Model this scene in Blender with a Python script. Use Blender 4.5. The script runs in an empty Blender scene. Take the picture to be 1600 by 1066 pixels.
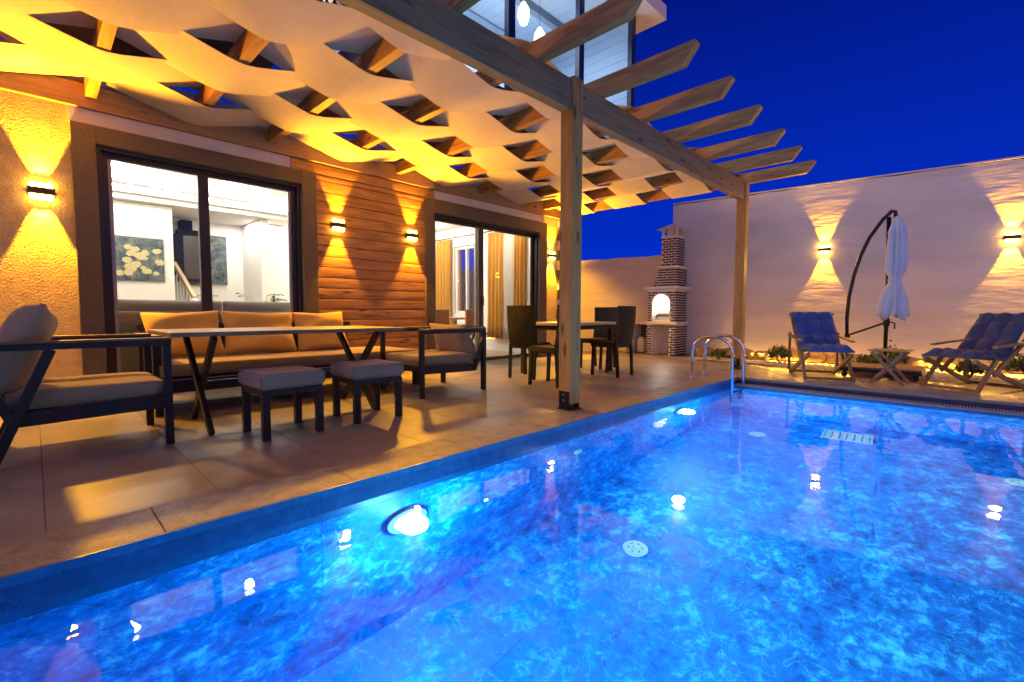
import bpy, bmesh, math, random
from mathutils import Vector, Matrix
random.seed(7)
R = math.radians
scene = bpy.context.scene
COL = scene.collection

# ------------------------------------------------------------------ camera
cd = bpy.data.cameras.new("camera")
cam = bpy.data.objects.new("camera", cd)
COL.objects.link(cam)
scene.camera = cam
cd.sensor_width = 36.0
cd.lens = 16.38
cd.clip_start = 0.02
cd.clip_end = 500
_yaw, _pitch, _roll = R(44.27), R(-3.42), R(0.13)
_f = Vector((math.cos(_yaw)*math.cos(_pitch), math.sin(_yaw)*math.cos(_pitch), math.sin(_pitch)))
_r = _f.cross(Vector((0, 0, 1))).normalized()
_u = _r.cross(_f)
_r2 = _r*math.cos(_roll) + _u*math.sin(_roll)
_u2 = -_r*math.sin(_roll) + _u*math.cos(_roll)
M = Matrix(((_r2.x, _u2.x, -_f.x), (_r2.y, _u2.y, -_f.y), (_r2.z, _u2.z, -_f.z)))
cam.matrix_world = Matrix.Translation((0, 0, 0.87)) @ M.to_4x4()

# ------------------------------------------------------------------ world (blue hour)
w = bpy.data.worlds.new("World")
scene.world = w
w.use_nodes = True
nt = w.node_tree
nt.nodes.clear()
out = nt.nodes.new("ShaderNodeOutputWorld")
bg = nt.nodes.new("ShaderNodeBackground")
sky = nt.nodes.new("ShaderNodeTexSky")
sky.sky_type = 'NISHITA'
sky.sun_disc = False
SUN_AZ = R(198)                       # direction the last daylight comes from (behind the camera)
sky.sun_elevation = R(-3.0)
sky.sun_rotation = R(90) - SUN_AZ
tint = nt.nodes.new("ShaderNodeMixRGB")
tint.blend_type = 'MULTIPLY'
tint.inputs[0].default_value = 1
tint.inputs[2].default_value = (0.10, 0.30, 1.0, 1)
blue = nt.nodes.new("ShaderNodeMixRGB")
blue.blend_type = 'ADD'
blue.inputs[0].default_value = 1
blue.inputs[2].default_value = (0.0, 0.012, 3.6, 1)
tc = nt.nodes.new("ShaderNodeTexCoord")
sep = nt.nodes.new("ShaderNodeSeparateXYZ")
ramp = nt.nodes.new("ShaderNodeValToRGB")
nt.links.new(tc.outputs["Generated"], sep.inputs[0])
nt.links.new(sep.outputs["Z"], ramp.inputs[0])
ramp.color_ramp.elements[0].position = 0.0
ramp.color_ramp.elements[0].color = (0.0, 0.32, 6.6, 1)
ramp.color_ramp.elements[1].position = 0.62
ramp.color_ramp.elements[1].color = (0.0, 0.02, 1.3, 1)
nt.links.new(sky.outputs[0], tint.inputs[1])
nt.links.new(tint.outputs[0], blue.inputs[1])
nt.links.new(ramp.outputs[0], blue.inputs[2])
nt.links.new(blue.outputs[0], bg.inputs[0])
bg.inputs[1].default_value = 0.10
nt.links.new(bg.outputs[0], out.inputs[0])

# the afterglow: one very soft, low, pink-lavender sun from behind the camera
sd = bpy.data.lights.new("afterglow_sun", 'SUN')
so = bpy.data.objects.new("afterglow_sun", sd)
COL.objects.link(so)
sd.energy = 0.75
sd.angle = R(70)
sd.color = (0.95, 0.78, 0.95)
_sdir = Vector((math.cos(SUN_AZ)*math.cos(R(32)), math.sin(SUN_AZ)*math.cos(R(32)), math.sin(R(32))))
so.rotation_euler = _sdir.to_track_quat('Z', 'Y').to_euler()

vs = scene.view_settings
vs.view_transform = 'Standard'
vs.look = 'None'
vs.gamma = 1
vs.use_curve_mapping = False
vs.exposure = 0.0
scene.render.engine = 'CYCLES'
cy = scene.cycles
cy.use_denoising = True
cy.sample_clamp_indirect = 4.0
cy.sample_clamp_direct = 0.0
cy.max_bounces = 10
cy.diffuse_bounces = 4
cy.glossy_bounces = 5
cy.transmission_bounces = 8
cy.transparent_max_bounces = 12
cy.caustics_reflective = False
cy.caustics_refractive = True
cy.blur_glossy = 0.5

# ------------------------------------------------------------------ materials
MATS = {}
def mat(name, col, rough=0.6, metal=0.0, var=0.0, vscale=5.0, col2=None, bump=0.0, bscale=30.0, bdetail=4,
        spec=0.5, stretch=None, emit=None, estr=0.0, coat=0.0, bdist=0.01, sheen=0.0, obj_coords=True):
    if name in MATS: return MATS[name]
    m = bpy.data.materials.new(name)
    m.use_nodes = True
    n = m.node_tree
    p = n.nodes["Principled BSDF"]
    p.inputs["Base Color"].default_value = (*col, 1)
    p.inputs["Roughness"].default_value = rough
    p.inputs["Metallic"].default_value = metal
    p.inputs["Specular IOR Level"].default_value = spec
    p.inputs["Coat Weight"].default_value = coat
    p.inputs["Sheen Weight"].default_value = sheen
    if emit:
        p.inputs["Emission Color"].default_value = (*emit, 1)
        p.inputs["Emission Strength"].default_value = estr
    if var or bump:
        t = n.nodes.new("ShaderNodeTexCoord")
        mp = n.nodes.new("ShaderNodeMapping")
        n.links.new(t.outputs["Object"], mp.inputs[0])
        if stretch: mp.inputs["Scale"].default_value = stretch
    if var:
        ns = n.nodes.new("ShaderNodeTexNoise")
        ns.inputs["Scale"].default_value = vscale
        ns.inputs["Detail"].default_value = 6
        ns.inputs["Roughness"].default_value = 0.6
        n.links.new(mp.outputs[0], ns.inputs["Vector"])
        cr = n.nodes.new("ShaderNodeValToRGB")
        c2 = col2 or tuple(c*(1-var) for c in col)
        cr.color_ramp.elements[0].position = 0.32
        cr.color_ramp.elements[0].color = (*c2, 1)
        cr.color_ramp.elements[1].position = 0.68
        cr.color_ramp.elements[1].color = (*[min(1, c*(1+var*0.35)) for c in col], 1)
        n.links.new(ns.outputs[0], cr.inputs[0])
        n.links.new(cr.outputs[0], p.inputs["Base Color"])
        rr = n.nodes.new("ShaderNodeMapRange")
        rr.inputs["To Min"].default_value = min(1, rough+0.08)
        rr.inputs["To Max"].default_value = max(0.02, rough-0.08)
        n.links.new(ns.outputs[0], rr.inputs[0])
        n.links.new(rr.outputs[0], p.inputs["Roughness"])
    if bump:
        nb = n.nodes.new("ShaderNodeTexNoise")
        nb.inputs["Scale"].default_value = bscale
        nb.inputs["Detail"].default_value = bdetail
        n.links.new(mp.outputs[0], nb.inputs["Vector"])
        b = n.nodes.new("ShaderNodeBump")
        b.inputs["Strength"].default_value = bump
        b.inputs["Distance"].default_value = bdist
        n.links.new(nb.outputs[0], b.inputs["Height"])
        n.links.new(b.outputs[0], p.inputs["Normal"])
    MATS[name] = m
    return m

def emis(name, col, s):
    if name in MATS: return MATS[name]
    m = bpy.data.materials.new(name)
    m.use_nodes = True
    n = m.node_tree
    n.nodes.clear()
    o = n.nodes.new("ShaderNodeOutputMaterial")
    e = n.nodes.new("ShaderNodeEmission")
    e.inputs[0].default_value = (*col, 1)
    e.inputs[1].default_value = s
    n.links.new(e.outputs[0], o.inputs[0])
    MATS[name] = m
    return m

def wood(name, c1, c2, axis='X', rough=0.6, knots=True):
    m = bpy.data.materials.new(name)
    m.use_nodes = True
    n = m.node_tree
    p = n.nodes["Principled BSDF"]
    p.inputs["Roughness"].default_value = rough
    t = n.nodes.new("ShaderNodeTexCoord")
    oi = n.nodes.new("ShaderNodeObjectInfo")
    add = n.nodes.new("ShaderNodeVectorMath"); add.operation = 'ADD'
    sc = n.nodes.new("ShaderNodeVectorMath"); sc.operation = 'SCALE'
    cmb = n.nodes.new("ShaderNodeCombineXYZ")
    for i in range(3): n.links.new(oi.outputs["Random"], cmb.inputs[i])
    n.links.new(cmb.outputs[0], sc.inputs[0]); sc.inputs["Scale"].default_value = 37.0
    n.links.new(t.outputs["Object"], add.inputs[0]); n.links.new(sc.outputs[0], add.inputs[1])
    mp = n.nodes.new("ShaderNodeMapping")
    n.links.new(add.outputs[0], mp.inputs[0])
    s = {'X': (1.2, 14, 14), 'Y': (14, 1.2, 14), 'Z': (14, 14, 1.2)}[axis]
    mp.inputs["Scale"].default_value = s
    ns = n.nodes.new("ShaderNodeTexNoise")
    ns.inputs["Scale"].default_value = 1.6; ns.inputs["Detail"].default_value = 8; ns.inputs["Distortion"].default_value = 1.2
    n.links.new(mp.outputs[0], ns.inputs["Vector"])
    cr = n.nodes.new("ShaderNodeValToRGB")
    cr.color_ramp.elements[0].position = 0.30; cr.color_ramp.elements[0].color = (*c2, 1)
    cr.color_ramp.elements[1].position = 0.62; cr.color_ramp.elements[1].color = (*c1, 1)
    n.links.new(ns.outputs[0], cr.inputs[0])
    colout = cr.outputs[0]
    if knots:
        mk = n.nodes.new("ShaderNodeMapping")
        n.links.new(add.outputs[0], mk.inputs[0])
        mk.inputs["Scale"].default_value = {'X': (2.2, 7, 7), 'Y': (7, 2.2, 7), 'Z': (7, 7, 2.2)}[axis]
        v = n.nodes.new("ShaderNodeTexVoronoi"); v.inputs["Scale"].default_value = 1.0
        n.links.new(mk.outputs[0], v.inputs["Vector"])
        kr = n.nodes.new("ShaderNodeValToRGB")
        kr.color_ramp.elements[0].position = 0.08; kr.color_ramp.elements[0].color = (0.25, 0.2, 0.16, 1)
        kr.color_ramp.elements[1].position = 0.19; kr.color_ramp.elements[1].color = (1, 1, 1, 1)
        n.links.new(v.outputs["Distance"], kr.inputs[0])
        mx = n.nodes.new("ShaderNodeMixRGB"); mx.blend_type = 'MULTIPLY'; mx.inputs[0].default_value = 1
        n.links.new(cr.outputs[0], mx.inputs[1]); n.links.new(kr.outputs[0], mx.inputs[2])
        colout = mx.outputs[0]
    n.links.new(colout, p.inputs["Base Color"])
    b = n.nodes.new("ShaderNodeBump"); b.inputs["Strength"].default_value = 0.35; b.inputs["Distance"].default_value = 0.004
    n.links.new(ns.outputs[0], b.inputs["Height"]); n.links.new(b.outputs[0], p.inputs["Normal"])
    MATS[name] = m
    return m

def glass_pane(name, tintc=(0.97, 0.98, 0.98)):
    if name in MATS: return MATS[name]
    m = bpy.data.materials.new(name)
    m.use_nodes = True
    n = m.node_tree
    n.nodes.clear()
    o = n.nodes.new("ShaderNodeOutputMaterial")
    tr = n.nodes.new("ShaderNodeBsdfTransparent"); tr.inputs[0].default_value = (*tintc, 1)
    gl = n.nodes.new("ShaderNodeBsdfGlossy"); gl.inputs["Roughness"].default_value = 0.0
    fr = n.nodes.new("ShaderNodeFresnel"); fr.inputs[0].default_value = 1.5
    mx = n.nodes.new("ShaderNodeMixShader")
    geo = n.nodes.new("ShaderNodeNewGeometry"); inv = n.nodes.new("ShaderNodeMath"); inv.operation = 'SUBTRACT'; inv.inputs[0].default_value = 1.0
    ml = n.nodes.new("ShaderNodeMath"); ml.operation = 'MULTIPLY'
    n.links.new(geo.outputs["Backfacing"], inv.inputs[1]); n.links.new(fr.outputs[0], ml.inputs[0]); n.links.new(inv.outputs[0], ml.inputs[1])
    n.links.new(ml.outputs[0], mx.inputs[0]); n.links.new(tr.outputs[0], mx.inputs[1]); n.links.new(gl.outputs[0], mx.inputs[2])
    n.links.new(mx.outputs[0], o.inputs[0])
    MATS[name] = m
    return m

# plaster, stucco, stone
stucco = mat("stucco_rough", (0.60, 0.44, 0.20), 0.85, var=0.25, vscale=12, bump=0.8, bscale=60, bdetail=6, bdist=0.014)
smooth_plaster = mat("plaster_smooth", (0.82, 0.74, 0.66), 0.8, var=0.12, vscale=4, bump=0.25, bscale=40)
trim_m = mat("trim_dark_plaster", (0.105, 0.082, 0.065), 0.8, var=0.3, vscale=60, bump=0.5, bscale=90)
white_wall = mat("interior_white", (0.80, 0.78, 0.74), 0.6, var=0.04, vscale=2)
white_ceil = mat("interior_ceiling", (0.82, 0.81, 0.78), 0.7)
int_floor = mat("interior_floor", (0.42, 0.33, 0.24), 0.35, var=0.2, vscale=3)
alu_dark = mat("aluminium_dark", (0.030, 0.030, 0.034), 0.38, metal=0.4)
alu_grey = mat("aluminium_grey", (0.32, 0.32, 0.33), 0.35, metal=0.6)
black_metal = mat("black_metal", (0.012, 0.012, 0.016), 0.42, metal=0.3, var=0.3, vscale=20)
chrome = mat("chrome", (0.78, 0.80, 0.84), 0.10, metal=1.0)
pane_m = glass_pane("window_glass")
rafter_m = wood("pine_rafter", (0.42, 0.205, 0.062), (0.22, 0.10, 0.03), 'Y')
beam_m = wood("pine_beam", (0.27, 0.17, 0.08), (0.15, 0.09, 0.04), 'X')
post_m = wood("pine_post", (0.46, 0.235, 0.06), (0.28, 0.135, 0.035), 'Z')
clad_m = wood("cladding_board", (0.44, 0.225, 0.065), (0.17, 0.075, 0.02), 'X', 0.5)
deckchair_m = wood("deck_chair_wood", (0.26, 0.15, 0.085), (0.15, 0.085, 0.05), 'Z', 0.6, knots=False)
deckchair_x = wood("deck_chair_wood_x", (0.26, 0.15, 0.085), (0.15, 0.085, 0.05), 'X', 0.6, knots=False)
table_top_m = wood("table_top_wood", (0.20, 0.13, 0.075), (0.12, 0.08, 0.045), 'X', 0.55, knots=False)

def fabric_mat(name, col, rough=0.9, trans=0.12, weave=900, wr=0.15):
    m = bpy.data.materials.new(name)
    m.use_nodes = True
    n = m.node_tree
    p = n.nodes["Principled BSDF"]; o = n.nodes["Material Output"]
    p.inputs["Roughness"].default_value = rough
    p.inputs["Specular IOR Level"].default_value = 0.15
    p.inputs["Sheen Weight"].default_value = 0.15
    t = n.nodes.new("ShaderNodeTexCoord")
    ns = n.nodes.new("ShaderNodeTexNoise"); ns.inputs["Scale"].default_value = 3.5; ns.inputs["Detail"].default_value = 5
    n.links.new(t.outputs["Object"], ns.inputs["Vector"])
    wv = n.nodes.new("ShaderNodeTexNoise"); wv.inputs["Scale"].default_value = weave/10; wv.inputs["Detail"].default_value = 2
    mp = n.nodes.new("ShaderNodeMapping"); mp.inputs["Scale"].default_value = (0.35, 1.6, 1)
    n.links.new(t.outputs["Object"], mp.inputs[0]); n.links.new(mp.outputs[0], wv.inputs["Vector"])
    cr = n.nodes.new("ShaderNodeValToRGB")
    cr.color_ramp.elements[0].position = 0.3; cr.color_ramp.elements[0].color = (*[c*(1-wr) for c in col], 1)
    cr.color_ramp.elements[1].position = 0.7; cr.color_ramp.elements[1].color = (*col, 1)
    mx = n.nodes.new("ShaderNodeMixRGB"); mx.blend_type = 'MIX'; mx.inputs[0].default_value = 0.5
    n.links.new(ns.outputs[0], mx.inputs[1]); n.links.new(wv.outputs[0], mx.inputs[2])
    n.links.new(mx.outputs[0], cr.inputs[0]); n.links.new(cr.outputs[0], p.inputs["Base Color"])
    b = n.nodes.new("ShaderNodeBump"); b.inputs["Strength"].default_value = 0.35; b.inputs["Distance"].default_value = 0.005
    n.links.new(wv.outputs[0], b.inputs["Height"]); n.links.new(b.outputs[0], p.inputs["Normal"])
    if trans:
        tl = n.nodes.new("ShaderNodeBsdfTranslucent"); tl.inputs[0].default_value = (*col, 1)
        ms = n.nodes.new("ShaderNodeMixShader"); ms.inputs[0].default_value = trans
        n.links.new(p.outputs[0], ms.inputs[1]); n.links.new(tl.outputs[0], ms.inputs[2]); n.links.new(ms.outputs[0], o.inputs[0])
    MATS[name] = m
    return m
canopy_m = fabric_mat("canopy_cloth", (0.78, 0.67, 0.50), trans=0.22, wr=0.24)
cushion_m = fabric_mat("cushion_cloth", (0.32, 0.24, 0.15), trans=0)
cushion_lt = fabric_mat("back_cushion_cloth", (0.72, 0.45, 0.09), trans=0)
cushion_arm = fabric_mat("armchair_cushion_cloth", (0.36, 0.26, 0.16), trans=0)
stool_m = fabric_mat("stool_cloth", (0.30, 0.235, 0.20), trans=0, weave=1500, wr=0.35)
blue_m = fabric_mat("blue_cushion_cloth", (0.045, 0.085, 0.30), trans=0)
navy_m = fabric_mat("slate_blue_cushion_cloth", (0.065, 0.062, 0.13), trans=0)
umbrella_m = fabric_mat("umbrella_cloth", (0.70, 0.70, 0.76), trans=0.1)
curtain_m = fabric_mat("curtain_cloth", (0.66, 0.34, 0.06), trans=0.2)
sheer_m = fabric_mat("sheer_cloth", (0.80, 0.78, 0.70), trans=0.4)
indoor_sofa_m = fabric_mat("indoor_sofa_cloth", (0.22, 0.20, 0.19), trans=0)

def tile_mat(name, c1, c2, rough, bump=0.15, nsc=2.3):
    m = bpy.data.materials.new(name)
    m.use_nodes = True
    n = m.node_tree
    p = n.nodes["Principled BSDF"]
    t = n.nodes.new("ShaderNodeNewGeometry")
    ns = n.nodes.new("ShaderNodeTexNoise"); ns.inputs["Scale"].default_value = nsc; ns.inputs["Detail"].default_value = 9; ns.inputs["Roughness"].default_value = 0.62
    n.links.new(t.outputs["Position"], ns.inputs["Vector"])
    cr = n.nodes.new("ShaderNodeValToRGB")
    cr.color_ramp.elements[0].position = 0.3; cr.color_ramp.elements[0].color = (*c1, 1)
    cr.color_ramp.elements[1].position = 0.7; cr.color_ramp.elements[1].color = (*c2, 1)
    n.links.new(ns.outputs[0], cr.inputs[0])
    oi = n.nodes.new("ShaderNodeObjectInfo"); tr_ = n.nodes.new("ShaderNodeMapRange"); tr_.inputs["To Min"].default_value = 0.80; tr_.inputs["To Max"].default_value = 1.12
    hs = n.nodes.new("ShaderNodeHueSaturation"); n.links.new(oi.outputs["Random"], tr_.inputs[0]); n.links.new(tr_.outputs[0], hs.inputs["Value"])
    n.links.new(cr.outputs[0], hs.inputs["Color"]); n.links.new(hs.outputs[0], p.inputs["Base Color"])
    rr = n.nodes.new("ShaderNodeMapRange"); rr.inputs["To Min"].default_value = rough-0.10; rr.inputs["To Max"].default_value = rough+0.14
    n2 = n.nodes.new("ShaderNodeTexNoise"); n2.inputs["Scale"].default_value = 7; n2.inputs["Detail"].default_value = 6
    n.links.new(t.outputs["Position"], n2.inputs["Vector"]); n.links.new(n2.outputs[0], rr.inputs[0]); n.links.new(rr.outputs[0], p.inputs["Roughness"])
    n3 = n.nodes.new("ShaderNodeTexNoise"); n3.inputs["Scale"].default_value = 55; n3.inputs["Detail"].default_value = 5
    n.links.new(t.outputs["Position"], n3.inputs["Vector"])
    b = n.nodes.new("ShaderNodeBump"); b.inputs["Strength"].default_value = bump; b.inputs["Distance"].default_value = 0.006
    n.links.new(n3.outputs[0], b.inputs["Height"]); n.links.new(b.outputs[0], p.inputs["Normal"])
    MATS[name] = m
    return m
deck_m = tile_mat("deck_tile", (0.16, 0.145, 0.145), (0.28, 0.255, 0.255), 0.38)
coping_m = tile_mat("coping_stone", (0.14, 0.105, 0.09), (0.36, 0.28, 0.24), 0.42, bump=1.0, nsc=11)
grout_m = mat("grout", (0.20, 0.17, 0.16), 0.9)

def pool_tile(name, dark, mid, light, lo=0.30, hi=0.74):
    m = bpy.data.materials.new(name)
    m.use_nodes = True
    n = m.node_tree
    p = n.nodes["Principled BSDF"]
    p.inputs["Roughness"].default_value = 0.35
    t = n.nodes.new("ShaderNodeNewGeometry")
    ns = n.nodes.new("ShaderNodeTexNoise"); ns.inputs["Scale"].default_value = 2.6; ns.inputs["Detail"].default_value = 14
    ns.inputs["Roughness"].default_value = 0.76; ns.inputs["Distortion"].default_value = 0.15
    n.links.new(t.outputs["Position"], ns.inputs["Vector"])
    cr = n.nodes.new("ShaderNodeValToRGB")
    e = cr.color_ramp.elements
    e[0].position = lo; e[0].color = (*dark, 1)
    e[1].position = hi; e[1].color = (*light, 1)
    k = e.new(0.52); k.color = (*mid, 1)
    nf = n.nodes.new("ShaderNodeTexNoise"); nf.inputs["Scale"].default_value = 13; nf.inputs["Detail"].default_value = 12; nf.inputs["Roughness"].default_value = 0.7; nf.inputs["Distortion"].default_value = 0.4
    n.links.new(t.outputs["Position"], nf.inputs["Vector"])
    mf = n.nodes.new("ShaderNodeMixRGB"); mf.inputs[0].default_value = 0.55
    n.links.new(ns.outputs[0], mf.inputs[1]); n.links.new(nf.outputs[0], mf.inputs[2])
    n.links.new(mf.outputs[0], cr.inputs[0])
    # pale marble veins
    vn = n.nodes.new("ShaderNodeTexNoise"); vn.inputs["Scale"].default_value = 5.5; vn.inputs["Detail"].default_value = 10; vn.inputs["Distortion"].default_value = 0.5
    n.links.new(t.outputs["Position"], vn.inputs["Vector"])
    ab = n.nodes.new("ShaderNodeMath"); ab.operation = 'SUBTRACT'; ab.inputs[1].default_value = 0.5
    a2 = n.nodes.new("ShaderNodeMath"); a2.operation = 'ABSOLUTE'
    vr = n.nodes.new("ShaderNodeMapRange"); vr.inputs["From Min"].default_value = 0.0; vr.inputs["From Max"].default_value = 0.012
    vr.inputs["To Min"].default_value = 0.35; vr.inputs["To Max"].default_value = 0.0
    n.links.new(vn.outputs[0], ab.inputs[0]); n.links.new(ab.outputs[0], a2.inputs[0]); n.links.new(a2.outputs[0], vr.inputs[0])
    mx = n.nodes.new("ShaderNodeMixRGB"); mx.inputs[2].default_value = (*light, 1)
    n.links.new(vr.outputs[0], mx.inputs[0]); n.links.new(cr.outputs[0], mx.inputs[1])
    n.links.new(mx.outputs[0], p.inputs["Base Color"])
    MATS[name] = m
    return m
pool_m = pool_tile("pool_marble_tile", (0.0, 0.045, 0.27), (0.0005, 0.20, 0.74), (0.12, 0.84, 1.0), 0.385, 0.64)
pool_band_m = pool_tile("pool_band_tile", (0.002, 0.03, 0.12), (0.005, 0.065, 0.23), (0.02, 0.14, 0.38))
pool_grout = mat("pool_grout", (0.001, 0.13, 0.60), 0.8)

def water_mat():
    m = bpy.data.materials.new("pool_water")
    m.use_nodes = True
    n = m.node_tree
    n.nodes.clear()
    o = n.nodes.new("ShaderNodeOutputMaterial")
    g = n.nodes.new("ShaderNodeBsdfGlass"); g.inputs["IOR"].default_value = 1.333; g.inputs["Roughness"].default_value = 0.0
    g.inputs["Color"].default_value = (0.97, 0.99, 1, 1)
    t = n.nodes.new("ShaderNodeNewGeometry")
    ns = n.nodes.new("ShaderNodeTexNoise"); ns.inputs["Scale"].default_value = 3.5; ns.inputs["Detail"].default_value = 2
    n.links.new(t.outputs["Position"], ns.inputs["Vector"])
    b = n.nodes.new("ShaderNodeBump"); b.inputs["Strength"].default_value = 0.07; b.inputs["Distance"].default_value = 0.025
    n.links.new(ns.outputs[0], b.inputs["Height"]); n.links.new(b.outputs[0], g.inputs["Normal"])
    n.links.new(g.outputs[0], o.inputs[0])
    return m
water_m = water_mat()

# ------------------------------------------------------------------ helpers
def tag(o, label=None, cat=None, group=None, kind=None):
    if label: o["label"] = label
    if cat: o["category"] = cat
    if group: o["group"] = group
    if kind: o["kind"] = kind
    return o
def empty(name, loc=(0, 0, 0), rz=0.0, label=None, cat=None, group=None, kind=None):
    o = bpy.data.objects.new(name, None)
    o.location = loc; o.rotation_euler = (0, 0, rz)
    o.empty_display_size = 0.1
    COL.objects.link(o)
    return tag(o, label, cat, group, kind)
def link(name, bm, m, parent=None, smooth=False, bevel=0.0, loc=None, rot=None):
    me = bpy.data.meshes.new(name)
    bmesh.ops.recalc_face_normals(bm, faces=bm.faces[:])
    bm.to_mesh(me); bm.free()
    if smooth:
        for p in me.polygons: p.use_smooth = True
    if isinstance(m, (list, tuple)):
        for k in m: me.materials.append(k)
    else: me.materials.append(m)
    o = bpy.data.objects.new(name, me)
    COL.objects.link(o)
    if parent: o.parent = parent
    if loc is not None: o.location = loc
    if rot is not None: o.rotation_euler = rot
    if bevel:
        b = o.modifiers.new("bevel", 'BEVEL'); b.width = bevel; b.segments = 2; b.limit_method = 'ANGLE'
    return o
def box(bm, x0, x1, y0, y1, z0, z1, mi=0):
    v = [bm.verts.new((x, y, z)) for z in (z0, z1) for y in (y0, y1) for x in (x0, x1)]
    fs = [bm.faces.new([v[i] for i in f]) for f in ((0, 2, 3, 1), (4, 5, 7, 6), (0, 1, 5, 4), (2, 6, 7, 3), (0, 4, 6, 2), (1, 3, 7, 5))]
    for f in fs: f.material_index = mi
    return v
def bx(name, x0, x1, y0, y1, z0, z1, m, parent=None, bevel=0.0):
    bm = bmesh.new(); box(bm, x0, x1, y0, y1, z0, z1)
    return link(name, bm, m, parent, bevel=bevel)
def bar(bm, a, b, wd, ht, up=(0, 0, 1)):
    """square bar from a to b, wd across, ht along 'up'"""
    a, b = Vector(a), Vector(b)
    d = (b-a).normalized(); u = Vector(up)
    s = d.cross(u)
    if s.length < 1e-4: s = d.cross(Vector((1, 0, 0)))
    s.normalize(); u = s.cross(d).normalized()
    vs_ = []
    for p in (a, b):
        for i, j in ((-1, -1), (1, -1), (1, 1), (-1, 1)):
            vs_.append(bm.verts.new(p + s*i*wd/2 + u*j*ht/2))
    for f in ((0, 1, 2, 3), (7, 6, 5, 4), (0, 4, 5, 1), (1, 5, 6, 2), (2, 6, 7, 3), (3, 7, 4, 0)):
        bm.faces.new([vs_[k] for k in f])
def tube(bm, pts, r, seg=12, cap=True):
    pts = [Vector(p) for p in pts]
    rings = []
    n0 = None
    for i, p in enumerate(pts):
        d = (pts[min(i+1, len(pts)-1)] - pts[max(i-1, 0)]).normalized()
        if n0 is None:
            n0 = d.orthogonal().normalized()
        n0 = (n0 - d*n0.dot(d)).normalized()
        b0 = d.cross(n0)
        rr = r[i] if isinstance(r, (list, tuple)) else r
        rings.append([bm.verts.new(p + (n0*math.cos(2*math.pi*k/seg) + b0*math.sin(2*math.pi*k/seg))*rr) for k in range(seg)])
    for a, b in zip(rings, rings[1:]):
        for k in range(seg):
            bm.faces.new((a[k], a[(k+1) % seg], b[(k+1) % seg], b[k]))
    if cap:
        bm.faces.new(rings[0][::-1]); bm.faces.new(rings[-1])
def lathe(bm, prof, c=(0, 0, 0), seg=24):
    rings = []
    for r, z in prof:
        rings.append([bm.verts.new((c[0]+max(r, 1e-4)*math.cos(2*math.pi*k/seg), c[1]+max(r, 1e-4)*math.sin(2*math.pi*k/seg), c[2]+z)) for k in range(seg)])
    for a, b in zip(rings, rings[1:]):
        for k in range(seg):
            bm.faces.new((a[k], a[(k+1) % seg], b[(k+1) % seg], b[k]))
    bm.faces.new(rings[0][::-1]); bm.faces.new(rings[-1])
def cushion(name, sx, sy, sz, m, parent, loc, rot=(0, 0, 0), puff=0.5, n=14, wob=0.012, seed=0, pinch=0.0):
    """soft box cushion centred on loc, sx wide, sy deep, sz thick"""
    rnd = random.Random(seed)
    bm = bmesh.new()
    ph = [rnd.uniform(0, 6.3) for _ in range(6)]
    grid = {}
    for side in (1, -1):
        for i in range(n+1):
            for j in range(n+1):
                u, v = i/n*2-1, j/n*2-1
                edge = max(abs(u), abs(v))
                k = (1-abs(u)**4)**0.5 * (1-abs(v)**4)**0.5
                h = sz/2*(1-puff + puff*k) if edge < 1 else sz/2*(1-puff)*0.9
                pin = 1 - pinch*(1-abs(u*v))*0.5*edge
                wv = wob*(math.sin(3.1*u+ph[0]+2*v)+math.sin(4.7*v+ph[1]-1.5*u))*0.5
                x, y = u*sx/2*(pin if abs(v) < .99 else pin), v*sy/2*pin
                if edge >= 1 and (i, j, -side) in grid and sz*(1-puff) < 0.004:
                    grid[(i, j, side)] = grid[(i, j, -side)]; continue
                grid[(i, j, side)] = bm.verts.new((x, y, side*h + wv*k))
        for i in range(n):
            for j in range(n):
                a = [grid[(i, j, side)], grid[(i+1, j, side)], grid[(i+1, j+1, side)], grid[(i, j+1, side)]]
                if len(set(a)) == 4: bm.faces.new(a)
    bd = [(i, 0) for i in range(n)] + [(n, j) for j in range(n)] + [(i, n) for i in range(n, 0, -1)] + [(0, j) for j in range(n, 0, -1)]
    for a, b in zip(bd, bd[1:]+bd[:1]):
        q = [grid[(*a, 1)], grid[(*b, 1)], grid[(*b, -1)], grid[(*a, -1)]]
        if len(set(q)) == 4: bm.faces.new(q)
    o = link(name, bm, m, parent, smooth=True, loc=loc, rot=rot)
    return o
def copy_tree(o, parent=None):
    c = o.copy(); COL.objects.link(c)
    if parent: c.parent = parent
    for ch in [q for q in o.children]: copy_tree(ch, c)
    return c
def area(name, loc, rot, sx, sy, e, col, parent=None):
    l = bpy.data.lights.new(name, 'AREA'); l.shape = 'RECTANGLE'; l.size = sx; l.size_y = sy; l.energy = e; l.color = col
    o = bpy.data.objects.new(name, l); COL.objects.link(o); o.location = loc; o.rotation_euler = rot
    if parent: o.parent = parent
    return o
def point(name, loc, e, col, r=0.05, parent=None):
    l = bpy.data.lights.new(name, 'POINT'); l.energy = e; l.color = col; l.shadow_soft_size = r
    o = bpy.data.objects.new(name, l); COL.objects.link(o); o.location = loc
    if parent: o.parent = parent
    return o

POOL_Y = 2.22; POOL_X1 = 6.55; POOL_X0 = -1.3; POOL_Y0 = -3.6; WZ = -0.115; FLOOR = -1.5
WALL = 6.05

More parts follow.
